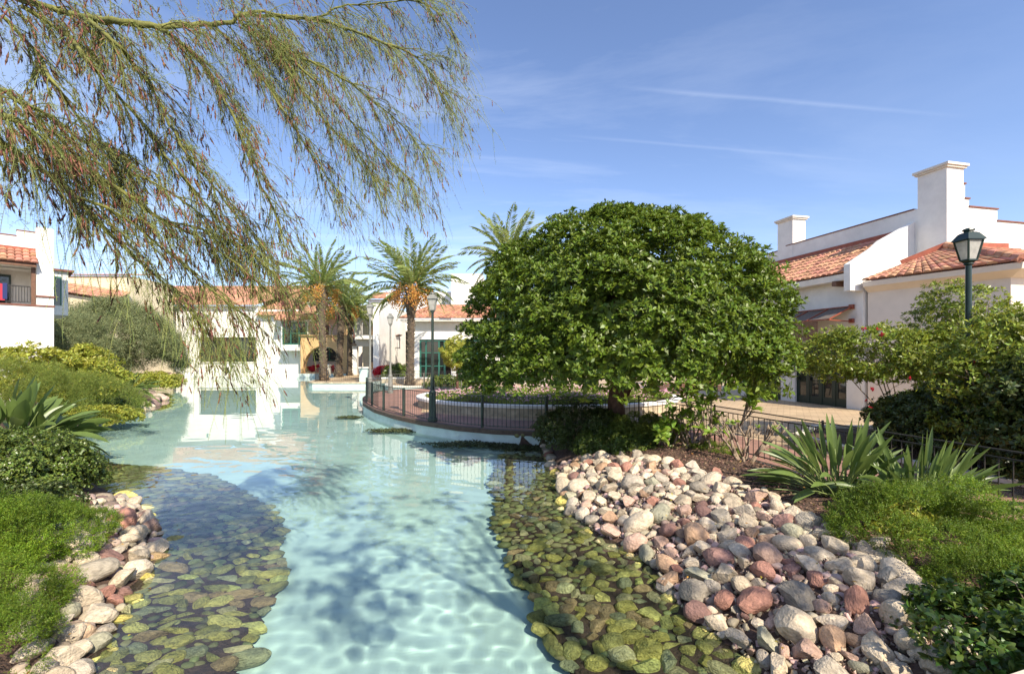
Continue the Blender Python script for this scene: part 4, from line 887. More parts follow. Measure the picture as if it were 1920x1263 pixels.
# ============================================================ DATE PALMS
def frond_mesh(name, Lf, droop, seed, n=54, ll=.42, parent=None):
    rng = np.random.default_rng(seed); T = np.linspace(0, 1, n); x = Lf*(T*.95-.12*T**3*droop); z = Lf*(.28*T-.62*droop*T**2.2)
    c = np.stack([x, np.zeros(n), z], 1); tan = unit(np.gradient(c, axis=0)); side = np.array([0, 1., 0]); up = np.cross(tan, -side)
    nb = NP(); m = T > .12
    for s in (-1, 1):
        D = unit(tan[m]*.75+side*s*.75+up[m]*.42+rng.normal(size=(m.sum(), 3))*.07); Ls = ll*Lf/3*(np.sin(np.clip(T[m]*1.05, 0, 1)*math.pi)**.55*.9+.22)
        V, Fq = leafquads(c[m], D, Ls, .06*Lf/3, up[m]*.6+np.array([0, 0, .4]), .25, .15, rng); nb.add(V, Fq)
    return nb, c
def palm(x, y, trunk_h, Lf, lab, group, seed, nf=46, fruit=0, tr=.21, lean=0.0, droop=1.0, head=1.0, z0=.4):
    e = empty('date_palm', (x, y, z0), label=lab, cat='palm tree', group=group); rnd = random.Random(seed)
    path = [(lean*math.sin(t*1.5), 0, t*trunk_h) for t in [k/10 for k in range(11)]]
    rr = [tr*1.5, tr*1.12]+[tr]*6+[tr*1.35*head, tr*1.75*head, tr*1.5*head]; b = MB().tube(path, rr, 12); t_ = b.build('trunk', M['palmtrunk'], e, True)
    # stubs of old leaf bases wind round the trunk
    b = MB(); n = int(trunk_h/.045)
    for k in range(n):
        t = k/n; h = t*trunk_h; a = k*2.399; i = min(9, int(t*10)); r = rr[i]+(rr[i+1]-rr[i])*(t*10-i)
        c = Vector((lean*math.sin(t*1.5), 0, h)); o_ = Vector((math.cos(a), math.sin(a), 0)); s = Vector((-math.sin(a), math.cos(a), 0)); w = r*.38; q = .055+.03*rnd.random()+(.05 if t > .75 else 0)
        p0 = c+o_*(r-.01); p1 = c+o_*(r+q)+Vector((0, 0, .13+.1*(t > .75)))
        b.add([p0-s*w, p0+s*w, p1+s*w*.6, p1-s*w*.6, p0+Vector((0, 0, .14))], [(0, 1, 2, 3), (0, 3, 4), (1, 4, 2), (2, 4, 3)])
    b.build('leaf_bases', M['palmboot'], e)
    top_ = Vector((lean*math.sin(1.5), 0, trunk_h))
    for k in range(nf):
        u = (k+.5)/nf; el = math.radians(84-88*u**1.05+rnd.uniform(-7, 7)); az = k*2.399+rnd.uniform(-.2, .2)
        if u > .5 and math.sin(az) < -.55: continue
        nb, c = frond_mesh('frond', Lf*rnd.uniform(.85, 1.08)*(1-.12*(u > .8)), droop*(.45+.55*u)*rnd.uniform(.85, 1.15), seed*100+k, ll=.42*(1-.45*max(0, u-.55)/.45))
        R = Matrix.Rotation(az, 3, 'Z') @ Matrix.Rotation(-(el-.27), 3, 'Y') @ Matrix.Rotation(rnd.uniform(-.5, .5), 3, 'X')
        Rn = np.array(R); V = np.concatenate(nb.V) @ Rn.T; o = npmesh('frond', V, np.concatenate(nb.F), M['frond'], e); o.location = top_+Vector((0, 0, .05))
        cp = (c @ Rn.T)[::6]; MB().tube([tuple(p) for p in cp], [.028-.024*i/len(cp) for i in range(len(cp))], 4).build('rachis', M['rachis'], o)
    for k in range(fruit):
        a = 2*math.pi*k/fruit+rnd.uniform(-.2, .2); rng = np.random.default_rng(seed*7+k); b = MB(); st = [top_, top_+Vector((math.cos(a)*.45, math.sin(a)*.45, .35)), top_+Vector((math.cos(a)*.85, math.sin(a)*.85, .05)), top_+Vector((math.cos(a)*1.15, math.sin(a)*1.15, -.35))]
        b.tube(st, [.03, .028, .025, .02], 5); m_ = b.build('fruit_stalk', M['date'], e)
        c = np.array(st[-1])+np.array([0, 0, -.1]); Pn = c+rng.normal(size=(300, 3))*np.array([.20, .20, .36]); nb = NP(); tubes(nb, Pn, Pn+np.array([0, 0, -.055])+rng.normal(size=(300, 3))*.01, .038, .03, 4); tag(nb.build('dates', M['date'], m_), kind='stuff')
    return e
PG = 'date palms round the far end of the pool'
palm(gx(768, 31.2), 31.2, gz(545, 31.2)-.4, 4.5, 'tall date palm hung with orange fruit bunches, right of the other palms', PG, 3, 50, 6, .24, .12)
palm(gx(608, 36.8), 36.8, gz(542, 36.8)-.4, 4.5, 'dark trunked date palm at the front of the island, leftmost of the palms', PG, 4, 44, 4, .26, -.25)
palm(gx(634, 42), 42, gz(577, 42)-.4, 4.2, 'date palm with thick trunk in the middle of the three left palms', PG, 5, 40, 3, .28, .3)
palm(gx(655, 45), 45, gz(592, 45)-.4, 4.5, 'slim date palm with drooping fronds, rightmost of the three left palms', PG, 6, 40, 0, .22, .1, 1.25)
palm(gx(955, 27.0), 27.0, gz(492, 27)-.4, 3.7, 'date palm whose crown shows behind the left shoulder of the big round tree', PG, 8, 40, 0, .24)
palm(gx(588, 60), 60, gz(560, 60)-.4, 3.6, 'distant date palm rising behind the pool house roofs', PG, 9, 26, 0, .24)
# palms beyond the frame on the right that throw frond shadows are left out
# ============================================================ SMALL TOPIARY AND SHRUBS
def bush(name, lab, x, y, z, c, r, lumps, lr, n, k, Ll, Wl, m_, seed, zmin=-.2, tilt=(30, 85), stem=True, two=False, inner=.25, cat='shrub', group=None, squash=.8, stemm='palebark', keep=-.25):
    e = empty(name, (x, y, z), label=lab, cat=cat, group=group); rng = np.random.default_rng(seed); nb = NP()
    P, Ax = lumpy(lumps, c, r, lr, n, zmin, rng, keep, (.8, 1.0), squash); g = P[:, 2] > -.05; P, Ax = P[g], Ax[g]; rosettes(nb, P, Ax, k, Ll, Wl, tilt, rng, two)
    ni = int(n*inner)
    if ni: P, Ax = dome(ni, c, r, zmin, rng, (.35, .85)); g = P[:, 2] > -.02; rosettes(nb, P[g], Ax[g], k, Ll*1.1, Wl*1.1, tilt, rng, two)
    nb.build('foliage', m_, e)
    if stem: limbs((0, 0, -.1), c, r, 7, max(.02, .03*r[2]), seed).build('stems', M[stemm], e, True)
    return e
tp = bush('clipped_tree', 'small round clipped yellow green tree left of the big tree, by the pavilion doors', gx(857, 26), 26, .4, (0, 0, 2.25), (.85, .85, .98), 60, .2, 3200, 5, .09, .04, M['leaf_yel'], 21, -1, stem=False, cat='tree')
MB().tube([(0, 0, -.1), (.02, 0, .8), (0, 0, 1.9)], [.09, .07, .06], 8).build('trunk', M['bark'], tp, True)
# dark creeper mass at the tree foot and beside it
bush('foot_shrub', 'dark fine leaved shrub hanging over the pool corner at the foot of the big tree', .95+.75, 11.6, .35, (0, 0, .15), (1.05, .9, .78), 50, .28, 5200, 6, .055, .022, M['leaf_dark'], 22, -.5)
bush('foot_shrub', 'dark ferny shrub under the tree trunk, right of the other dark one', 3.2, 11.0, .45, (0, 0, .1), (.95, .7, .50), 50, .25, 5200, 6, .055, .018, M['fernol'], 23, -.3)
bush('foot_shrub', 'low green mound between pool corner and trunk at the top of the stones', 2.25, 10.55, .35, (0, 0, .05), (.75, .55, .36), 40, .2, 3800, 6, .045, .015, M['leaf_hedge'], 24, -.3)
# creeping ground cover on the mulch
def fern(name, lab, x, y, z, c, r, n, Lb, m_, seed, lumps=50, lr=.18, cat='ground cover', Wb=None, k=9, droop=0):
    """soft mound of feathery sprigs: each sprig a short axis lined with fine leaflets"""
    e = empty(name, (x, y, z), label=lab, cat=cat); rng = np.random.default_rng(seed); nb = NP()
    P, Ax = lumpy(lumps, c, r, lr, n, -.1, rng, -.1, (.78, 1.0), .8); g = P[:, 2] > -.1; P, Ax = P[g], unit(Ax[g]+rng.normal(size=(g.sum(), 3))*.45+np.array([0, 0, -droop]))
    n = len(P); Wb = Wb or Lb*.10
    T = np.linspace(.1, 1, k); Pk = P[:, None]+Ax[:, None]*(T[None, :, None]*Lb); s = np.where(np.arange(k) % 2 == 0, 1, -1)
    sd = unit(np.cross(Ax, rdir(n, rng))); D = Ax[:, None]*.55+sd[:, None]*s[None, :, None]+rng.normal(size=(n, k, 3))*.35
    Ls = np.broadcast_to((Lb*.36*(1.15-T*.7))[None], (n, k)).ravel(); V, Fq = leafquads(Pk.reshape(-1, 3), D.reshape(-1, 3), Ls, Wb, None, .1, .8, rng); nb.add(V, Fq)
    nb.build('foliage', m_, e); return e
fern('fern_mound', 'bright green feathery mound spilling over the stones in front of the spiky plants', 4.45, 4.75, .45, (0, 0, .12), (.80, .60, .58), 12000, .085, M['fern'], 31, 26, .26)
fern('fern_mound', 'lower bright feathery mound along the path, right of the big one', 5.35, 4.55, .42, (0, 0, .05), (1.0, .55, .34), 10000, .085, M['fern'], 32, 26, .22)
fern('fern_mound', 'feathery yellowish mound behind the glossy dark shrub', 4.45, 3.75, .45, (0, 0, .1), (.85, .5, .36), 8000, .07, M['fern'], 38, 60, .14)
fern('fern_mound', 'small bright green tuft on the mulch between the bare shrubs', 4.35, 9.75, .42, (0, 0, .0), (.60, .38, .20), 2600, .08, M['fern'], 33, 30, .12)
bush('glossy_shrub', 'glossy dark green shrub in the lower right corner beside the stones', 3.95, 3.15, .45, (0, 0, .02), (.98, .72, .42), 60, .16, 2600, 6, .062, .028, M['leaf_box'], 34, -.2, (20, 80), two=True)
bush('glossy_shrub', 'glossy dark shrub at the right frame edge near the viewpoint', 4.6, 3.0, .45, (0, 0, .05), (.7, .8, .55), 50, .16, 2000, 6, .062, .028, M['leaf_box'], 35, -.2, (20, 80), two=True)
bush('creeper', 'low leafy creeper along the upper edge of the stones below the tree', 3.1, 10.0, .42, (0, 0, -.02), (1.1, .45, .16), 50, .12, 1500, 5, .05, .03, M['leaf_hedge'], 36, -.05, stem=False, cat='ground cover')
bush('young_shrub', 'small light green shrub at the foot of the spiky plants', 4.55, 5.35, .45, (0, 0, .1), (.38, .32, .42), 26, .12, 800, 6, .05, .022, M['leaf_yel'], 37, -.1)
# large shrubs behind the path railing
HB = 'leafy shrubs behind the path railing'
bush('flowering_shrub', 'tall yellow green shrub with few pink flowers leaning out in front of the green doors', 9.4, 10.9, .5, (-.25, .3, 2.05), (1.85, 1.2, .62), 85, .30, 3600, 6, .10, .034, M['leaf_hib'], 41, -.8, group=HB, inner=.12)
bush('flowering_shrub', 'tallest green shrub whose tip reaches beside the big lantern', 10.6, 10.7, .5, (0, 0, 2.2), (1.0, .95, 1.55), 80, .3, 3800, 6, .085, .03, M['leaf_hib'], 42, -.9, group=HB, inner=.2)
bush('flowering_shrub', 'broad shrub below the lamp post with yellowish young leaves', 9.05, 8.05, .5, (0, 0, 1.45), (1.35, .75, 1.35), 60, .36, 4200, 6, .085, .032, M['leaf_hib'], 43, -.8, group=HB, inner=.3)
bush('flowering_shrub', 'yellow green shrub at the right frame edge under the arch', 10.5, 9.0, .5, (.6, 0, 1.7), (1.3, 1.0, 1.3), 80, .3, 4200, 6, .09, .034, M['leaf_hib'], 44, -.8, group=HB, inner=.3)
bush('dark_shrub', 'dark dense shrub at the right frame edge behind the railing', 8.75, 7.15, .5, (0, 0, .95), (1.15, .9, 1.15), 90, .28, 5200, 6, .08, .036, M['leaf_dark'], 45, -.8, inner=.4)
bush('dark_shrub', 'dark shrub low behind the spiky plants along the bed curb', 8.75, 8.9, .5, (0, 0, .6), (.95, 1.4, .75), 80, .28, 4600, 6, .075, .034, M['leaf_dark'], 46, -.5, inner=.4)
bush('dark_shrub', 'dark undergrowth beneath the leaning yellow green shrub', 9.3, 10.5, .5, (.2, 0, .45), (1.0, .9, .6), 60, .28, 3000, 6, .075, .034, M['leaf_dark'], 47, -.5, inner=.4)
rng = np.random.default_rng(77)
nb = NP()
for (cx, cy, cz, sx, sy, sz, n) in ((9.2, 10.0, 2.3, 1.7, .5, 1.1, 18), (9.6, 8.0, 1.6, 1.2, .3, .9, 16), (8.6, 6.5, 1.1, .6, .2, .6, 8)):
    P = np.array([cx, cy, cz])+rng.uniform(-1, 1, (n, 3))*np.array([sx, sy, sz]); rosettes(nb, P, rdir(n, rng), 6, .06, .04, (50, 85), rng)
o = nb.build('blossoms', M['red'], bpy.data.objects['flowering_shrub']); o.location = (-9.4, -10.9, -.5)
# ============================================================ STRELITZIA
def strelitzia(x, y, z, lab, n, hmax, seed, spread=.55, wl=.13, yaw=None, group='strelitzia clumps', m_=None, lean=None):
    e = empty('strelitzia', (x, y, z), label=lab, cat='plant', group=group); rnd = random.Random(seed); st = MB()
    for k in range(n):
        a = rnd.uniform(0, 6.283); t = rnd.random()**.7; el = math.radians(86-62*t*rnd.uniform(.7, 1.05)); h = hmax*rnd.uniform(.72, 1.05)
        d = Vector((math.cos(a)*math.cos(el), math.sin(a)*math.cos(el), math.sin(el)))
        if lean: d = (d+Vector(lean)).normalized()
        b0 = Vector((math.cos(a)*rnd.uniform(0, .22), math.sin(a)*rnd.uniform(0, .22), 0)); Lp = h*.5; Ll = h*.52
        path = []; p = b0.copy(); dd = d.copy()
        for j in range(11):
            path.append(p.copy()); p = p+dd*((Lp+Ll)/10); dd = (dd+Vector((d.x, d.y, 0))*.05*t*2-Vector((0, 0, (.05+.05*(k % 3 == 0))*t*2))).normalized()
        st.tube(path[:7], [.016, .014, .012, .011, .010, .009, .006], 5)
        side = d.cross(Vector((0, 0, 1))).normalized() if d.z < .98 else Vector((1, 0, 0)); rl = rnd.uniform(-1.2, 1.2); b = MB(); vs = []; W2 = wl*rnd.uniform(.75, 1.1)/2
        q = path[5:]; N_ = 9
        for j in range(N_):
            s = j/(N_-1)*(len(q)-1); i = min(int(s), len(q)-2); c = q[i].lerp(q[i+1], s-i); tt = (q[min(i+1, len(q)-1)]-q[i]).normalized()
            sd = (Matrix.Rotation(rl, 3, tt) @ side).normalized(); up = sd.cross(tt); w = W2*math.sin(math.pi*min(1, (j/(N_-1))**.8*.97+.03))**.75
            if j == N_-1: w = .002
            vs += [c+sd*w+up*w*.38, c, c-sd*w+up*w*.38]
        b.add(vs, [f for j in range(N_-1) for f in ((j*3, j*3+1, j*3+4, j*3+3), (j*3+1, j*3+2, j*3+5, j*3+4))])
        b.build('leaf', m_ or M['strel'], e, True)
    st.build('stalks', M['strelst'], e, True); return e
strelitzia(4.72, 6.55, .45, 'spiky clump of broad pointed leaves on the mulch, left of its neighbour', 135, 1.28, 51, wl=.085)
strelitzia(5.42, 6.0, .45, 'spiky clump of narrower leaves leaning right through the path railing', 135, 1.12, 52, wl=.068, lean=(.12, -.05, 0))
strelitzia(5.0, 5.75, .42, 'low spiky clump in front, above the bright feathery mound', 50, .85, 53, wl=.07, lean=(.15, -.1, 0))
strelitzia(gx(15, 9.6), 9.6, .5, 'large leaved spiky clump at the left frame edge above the hedge', 60, 1.65, 54, wl=.24, lean=(.15, -.1, 0))
strelitzia(gx(70, 10.2), 10.2, .4, 'spiky clump with big grey green leaves leaning over the water on the left', 55, 1.30, 55, wl=.20, lean=(.25, -.05, -.05))
strelitzia(gx(235, 22), 22, .6, 'dark spiky clump beside the far left stones', 60, 1.5, 56, wl=.12, lean=(.15, 0, -.1))
# ============================================================ FRANGIPANI AND BARE SHRUBS
def branching(lab, name, x, y, z, seed, n0, lv, L0_, r0, spread, leaves, m_leaf, Ll, Wl, bmat, up=.35, kl=9, cat='shrub'):
    e = empty(name, (x, y, z), label=lab, cat=cat); rnd = random.Random(seed); b = MB(); tips = []
    def rec(p, d, L_, r, l):
        q1 = p+d*L_*.5+Vector([rnd.uniform(-.03, .03) for _ in range(3)])*L_; q = p+d*L_; b.tube([p, q1, q], [r, r*.86, r*.74], 6)
        if l == 0: tips.append((q, d)); return
        for k in range(2 if rnd.random() < .75 else 3):
            dd = (d+Vector([rnd.uniform(-1, 1) for _ in range(3)])*spread+Vector((0, 0, up*.4))).normalized(); rec(q, dd, L_*rnd.uniform(.65, .9), r*.72, l-1)
    for k in range(n0):
        a = 2*math.pi*k/n0+rnd.uniform(-.4, .4); d = Vector((math.cos(a)*.55, math.sin(a)*.55, 1)).normalized(); rec(Vector((math.cos(a)*.03, math.sin(a)*.03, -.08)), d, L0_, r0, lv)
    b.build('stems', bmat, e, True); rng = np.random.default_rng(seed)
    pick = [t for t in tips if rnd.random() < leaves]
    if pick:
        P = np.array([t[0] for t in pick]); Ax = np.array([t[1] for t in pick])+np.array([0, 0, .3]); nb = NP(); rosettes(nb, P, Ax, kl, Ll, Wl, (30, 95), rng, True); nb.build('leaves', m_leaf, e)
    return e
branching('leafless frangipani with pale forked branches on the mulch beside the railing', 'bare_frangipani', 4.5, 8.75, .42, 61, 6, 3, .36, .035, .42, .12, M['plum'], .10, .04, M['palebark'], kl=5)
branching('frangipani with big yellow green leaves right of the tree trunk', 'frangipani', 3.95, 9.9, .42, 62, 5, 3, .36, .032, .5, .55, M['plum'], .17, .06, M['palebark'], kl=8)
branching('tall thin frangipani with leaf tufts in front of the path railing', 'frangipani', 4.35, 9.7, .42, 63, 3, 3, .52, .03, .42, .9, M['plum'], .20, .065, M['palebark'], up=.9, kl=9)
branching('small leafy frangipani whose leaves hang beside the foot of the tree', 'frangipani', 3.35, 9.9, .42, 64, 4, 2, .30, .022, .6, .8, M['plum'], .18, .07, M['palebark'], kl=8)
# ============================================================ LEFT BANK PLANTING
def fbush(*a, **k): return fern(*a, **k)
def feather(name, lab, x, y, z, c, r, n, Lb, m_, seed, lumps, lr, k=11, cat='shrub'):
    e = fern(name, lab, x, y, z, c, r, n, Lb, m_, seed, lumps, lr, cat, Lb*.05, k); return e
feather('tamarisk', 'big feathery grey green bush in front of the cream house on the left', gx(205, 33), 33, .5, (0, 0, 2.3), (4.2, 3, 3.2), 17000, .6, M['tamarisk'], 71, 130, .75)
feather('tamarisk', 'lower feathery grey green bush reaching towards the pool house wall', gx(280, 35), 35, .4, (0, 0, 1.3), (2.1, 2, 2.6), 9000, .55, M['tamarisk'], 72, 60, .5)
feather('tamarisk', 'feathery grey green bush beside the wall of the balcony building', gx(140, 27), 27, .5, (0, 0, 1.8), (1.6, 1.6, 2.3), 6500, .45, M['tamarisk'], 73, 50, .45)
bush('yellow_shrub', 'yellow green leafy shrub in front of the balcony building wall', gx(60, 15.5), 15.5, .5, (0, 0, 1.15), (1.55, .9, 1.1), 70, .28, 2600, 6, .13, .045, M['leaf_yel'], 74, -.6, inner=.1)
bush('yellow_shrub', 'taller yellow green leafy shrub in front of the feathery bush', gx(150, 17), 17, .5, (0, 0, 1.15), (1.45, 1, 1.05), 70, .3, 3600, 6, .13, .045, M['leaf_yel'], 75, -.6, inner=.3)
feather('olive_shrub', 'olive green fine leaved shrub above the left bank, behind the spiky leaves', gx(150, 13.4), 13.4, .5, (-.3, 0, .55), (1.8, 1.0, .95), 7500, .16, M['fernol'], 76, 80, .3)
feather('olive_shrub', 'brownish olive fine leaved shrub at the left frame edge', gx(10, 12.5), 12.5, .6, (0, 0, .75), (1.9, 1.0, 1.0), 7500, .16, M['fernol'], 77, 80, .3)
bush('bank_cover', 'low light green leafy cover along the left bank stones', gx(190, 15.8), 15.8, .25, (-.3, 0, .0), (1.7, .8, .42), 60, .2, 3600, 5, .07, .035, M['leaf_yel'], 78, -.05, stem=False, cat='ground cover')
bush('bank_cover', 'low green leafy cover running to the far stone tip on the left', gx(215, 19.5), 19.5, .3, (-.6, 0, .0), (1.9, 1.0, .5), 60, .24, 3200, 5, .08, .04, M['leaf_hedge'], 79, -.05, stem=False, cat='ground cover')
bush('bank_cover', 'bright green cover at the foot of the feathery bush near the pool house', gx(290, 31), 31, .3, (0, 0, .1), (2.0, 1.2, .8), 50, .3, 3000, 5, .12, .05, M['leaf_yel'], 80, -.05, stem=False, cat='ground cover')
bush('hedge_shrub', 'rounded small leaved bush on the left bank below the spiky leaves', gx(95, 7.9), 7.9, .30, (-.35, -.3, .22), (1.05, .95, .62), 46, .30, 7500, 6, .042, .024, M['leaf_hedge'], 81, -.5, inner=.4)
bush('hedge_shrub', 'small leaved bush at the left frame edge beside the rounded one', gx(5, 7.2), 7.2, .40, (0, 0, .2), (1.0, .9, .65), 42, .3, 6500, 6, .042, .024, M['leaf_hedge'], 82, -.5, inner=.4)
bush('hedge_shrub', 'brown tinged bush at the left frame edge just above the bright ferns', gx(15, 6.0), 6.0, .35, (0, 0, .05), (.85, .6, .42), 60, .16, 4200, 6, .04, .02, M['leaf_dark'], 83, -.3, inner=.4)
fern('fern_mound', 'upper bright green ferny mound reaching towards the pale stones on the left', gx(62, 5.3), 5.3, .32, (0, 0, .05), (.72, .55, .36), 10500, .075, M['fern'], 84, 24, .22)
fern('fern_mound', 'large bright green ferny mound at the left frame edge', gx(-75, 4.7), 4.7, .45, (0, 0, .1), (.85, .7, .48), 12000, .075, M['fern'], 85, 24, .24)
fern('fern_mound', 'bright green ferny mound in the lower left corner', gx(-5, 4.0), 4.0, .25, (-.35, 0, .08), (.72, .50, .42), 11000, .07, M['fern'], 86, 24, .2)
fern('fern_mound', 'nearest bright ferny mound at the bottom left', gx(-95, 3.45), 3.45, .22, (0, 0, .05), (.72, .42, .42), 8500, .055, M['fern'], 87, 60, .12)
bush('backdrop_shrub', 'dark shrubs behind the yellow green shrubs on the left bank', gx(60, 20), 20, .5, (0, 0, .7), (3.0, 1.2, 1.1), 70, .4, 3000, 6, .15, .06, M['leaf_dark'], 88, -.3)
# far planting
bush('red_flower_pot', 'red flowering plant in front of the white board by the passage', gx(722, 38), 38, .4, (0, 0, .55), (1.0, .6, .5), 40, .2, 900, 5, .12, .08, M['red'], 90, -.3, stem=False, cat='plant')
bush('far_shrub', 'green grassy shrub beside the palm with orange fruit', gx(745, 35), 35, .4, (0, 0, .45), (1.3, .6, .7), 30, .3, 1200, 5, .22, .04, M['leaf_hedge'], 91, -.3, stem=False)
bush('far_shrub', 'low shrub under the pavilion doors', gx(850, 30), 30, .4, (0, 0, .2), (1.9, .6, .45), 40, .25, 1500, 5, .12, .05, M['leaf_hedge'], 92, -.3, stem=False)
bush('red_flower_pot', 'red flowers seen through the low arch', gx(600, 53), 53, .4, (0, 0, .35), (1.6, .5, .35), 40, .2, 400, 5, .18, .1, M['red'], 93, -.3, stem=False, cat='plant')
# flowers in the planter
rng = np.random.default_rng(9); n = 9500; a = rng.uniform(0, 6.283, n); r = np.sqrt(rng.uniform(0, 1, n))
P = np.stack([PC[0]+np.cos(a)*r*(PA-.35), PC[1]+np.sin(a)*r*(PB-.35), .76+.16*(1-r**4)*rng.uniform(.2, 1.0, n)+.10*np.sin(np.cos(a)*r*9)], 1); P[:, 2] = np.maximum(P[:, 2], .78)
nb = NP(); rosettes(nb, P, rdir(n, rng)*.5+np.array([0, 0, 1.]), 5, .095, .035, (30, 85), rng); tag(nb.build('planter_foliage', M['fernol']), 'low olive leaves filling the curved planter', 'ground cover', kind='stuff')
n = 1500; a = rng.uniform(0, 6.283, n); r = np.sqrt(rng.uniform(0, 1, n)); P = np.stack([PC[0]+np.cos(a)*r*(PA-.4), PC[1]+np.sin(a)*r*(PB-.4), .96+.08*rng.uniform(-1, 1, n)+.10*np.sin(np.cos(a)*r*9)], 1)
nb = NP(); rosettes(nb, P, rdir(n, rng)*.3+np.array([0, -.4, 1.]), 5, .035, .03, (60, 85), rng); tag(nb.build('planter_flowers', M['pink']), 'tiny pink blossoms scattered over the curved planter', 'flowers', kind='stuff')
# pond weed floating at the promenade corner
for (px, py, rx, ry, lab) in ((740, 808, .85, .35, 'small dark raft of pond weed below the promenade lamp'), (885, 834, 1.25, .42, 'middle dark raft of floating pond weed by the pool wall'), (975, 838, .95, .45, 'dark raft of pond weed in the corner by the stony bank'), (655, 783, .5, .25, 'small clump of weed at the lamp reflection, leftmost of the rafts')):
    x, y = at(px, py, 0); e = empty('pond_weed', (x, y, 0), label=lab, cat='water plant'); n = int(1800*rx); a = rng.uniform(0, 6.283, n); r = np.sqrt(rng.uniform(0, 1, n))*(1+.25*np.sin(a*5))
    P = np.stack([np.cos(a)*r*rx, np.sin(a)*r*ry, rng.uniform(0.0, .05, n)], 1); nb = NP(); D = rdir(n, rng)*np.array([1, 1, .35]); V, Fq = leafquads(P, D, .09, .03, None, .1, .6, rng); nb.add(V, Fq); nb.build('foliage', M['weed'], e)
# mulch chips and leaf litter
n = 30000; P = np.stack([rng.uniform(1.2, 6.6, n), rng.uniform(3.0, 12.6, n)], 1); z = ground_z(P); ok = inside(P, W) | inside(P, plaza_poly); d = pdist(P, shoreR); g = (~ok) & (d > .9) & (P[:, 0] < RAIL(P[:, 1])); P, z = P[g], z[g]
V, Fq = leafquads(np.column_stack([P, z+.012]), rdir(len(P), rng)*np.array([1, 1, .35]), rng.uniform(.02, .07, len(P)), rng.uniform(.012, .03, len(P)), None, .1, .7, rng)
tag(npmesh('mulch', V, Fq, M['chip']), 'brown bark mulch and leaf litter on the bed behind the stones', 'mulch', kind='stuff')
# ============================================================ STONES
def rock_mesh(name, seed, angular, m_):
    import bmesh
    bm = bmesh.new(); bmesh.ops.create_icosphere(bm, subdivisions=3, radius=1); rng = np.random.default_rng(seed)
    V = np.array([v.co[:] for v in bm.verts]); nrm = V.copy()
    for _ in range(int(6+10*angular)):           # chop with planes: facets
        d = rdir(1, rng)[0]; h = rng.uniform(.42, .78) if angular > .5 else rng.uniform(.68, .95); s = V @ d; over = np.clip(s-h, 0, None); V = V-over[:, None]*d*(.985 if angular > .5 else .85)
    f = rng.normal(size=(5, 3))*1.8; ph = rng.uniform(0, 6, 5); dis = sum(np.sin(V @ f[i]+ph[i]) for i in range(5))/5
    V = V*(1+(.045 if angular > .5 else .08)*dis[:, None]); f = rng.normal(size=(4, 3))*6; dis = sum(np.sin(V @ f[i]) for i in range(4))/4; V = V*(1+.02*dis[:, None])
    for v, c in zip(bm.verts, V): v.co = c
    me = bpy.data.meshes.new(name); bm.to_mesh(me); bm.free(); me.materials.append(m_); me.shade_smooth()
    try: me.set_sharp_from_angle(angle=math.radians(24))
    except Exception: pass
    return me
ROCK_A = [rock_mesh('stone', 100+i, .9 if i % 3 else .2, M['rockobj']) for i in range(14)]
ROCK_W = [rock_mesh('cobble', 200+i, .7 if i % 2 else .35, M['wetobj']) for i in range(10)]
def pack(rng, n_try, sampler, rad, pts=None, ov=.80):
    """dart throwing with a grid; returns x, y, r"""
    cell = {}; out = []; cs = .5
    for q in (pts or []): cell.setdefault((int(q[0]//cs), int(q[1]//cs)), []).append(q); out.append(q)
    for _ in range(n_try):
        p = sampler()
        if p is None: continue
        x, y = p; r = rad(x, y); ok = True; i, j = int(x//cs), int(y//cs)
        for a in (i-1, i, i+1):
            for b in (j-1, j, j+1):
                for q in cell.get((a, b), ()):
                    if (q[0]-x)**2+(q[1]-y)**2 < ((q[2]+r)*ov)**2: ok = False; break
                if not ok: break
            if not ok: break
        if ok: cell.setdefault((i, j), []).append((x, y, r)); out.append((x, y, r))
    return out
rng = np.random.default_rng(42)
CREST = A([(1030, 838), (1060, 838), (1150, 850), (1215, 862), (1285, 882), (1350, 903), (1410, 925), (1470, 955), (1530, 985), (1590, 1020), (1650, 1060), (1720, 1120), (1790, 1190), (1850, 1263), (1960, 1420), (2200, 1750)], .5)
dry_poly = shoreR + CREST
def grid_sampler(poly, box):
    N_ = 60000; P = np.stack([rng.uniform(box[0], box[1], N_), rng.uniform(box[2], box[3], N_)], 1); P = P[inside(P, poly)]; it = iter(P)
    return lambda: next(it, None)
def jr(lo, hi, p=2.0): return lambda x, y: lo+(hi-lo)*rng.random()**p
dry = pack(rng, 60000, grid_sampler(dry_poly, (-1, 6, 2.6, 13)), jr(.11, .185, 1.3), ov=.80)
dry = pack(rng, 60000, grid_sampler(dry_poly, (-1, 6, 2.6, 13)), jr(.055, .085), dry, ov=.72)
subR = pack(rng, 60000, grid_sampler(shelfR, (-1, 4, 2.6, 13)), jr(.09, .17, 1.5), ov=.62); subR = pack(rng, 60000, grid_sampler(shelfR, (-1, 4, 2.6, 13)), jr(.05, .075), subR, ov=.68)
nearL = [p for p in shelfL]
subL = pack(rng, 60000, grid_sampler(shelfL, (-9, -1, 2.6, 12)), jr(.09, .18, 1.4), ov=.62); subL = pack(rng, 60000, grid_sampler(shelfL, (-9, -1, 2.6, 12)), jr(.05, .075), subL, ov=.68)
subF = pack(rng, 6000, grid_sampler(shelfL, (-40, -8, 12, 52)), jr(.12, .2), ov=.8)
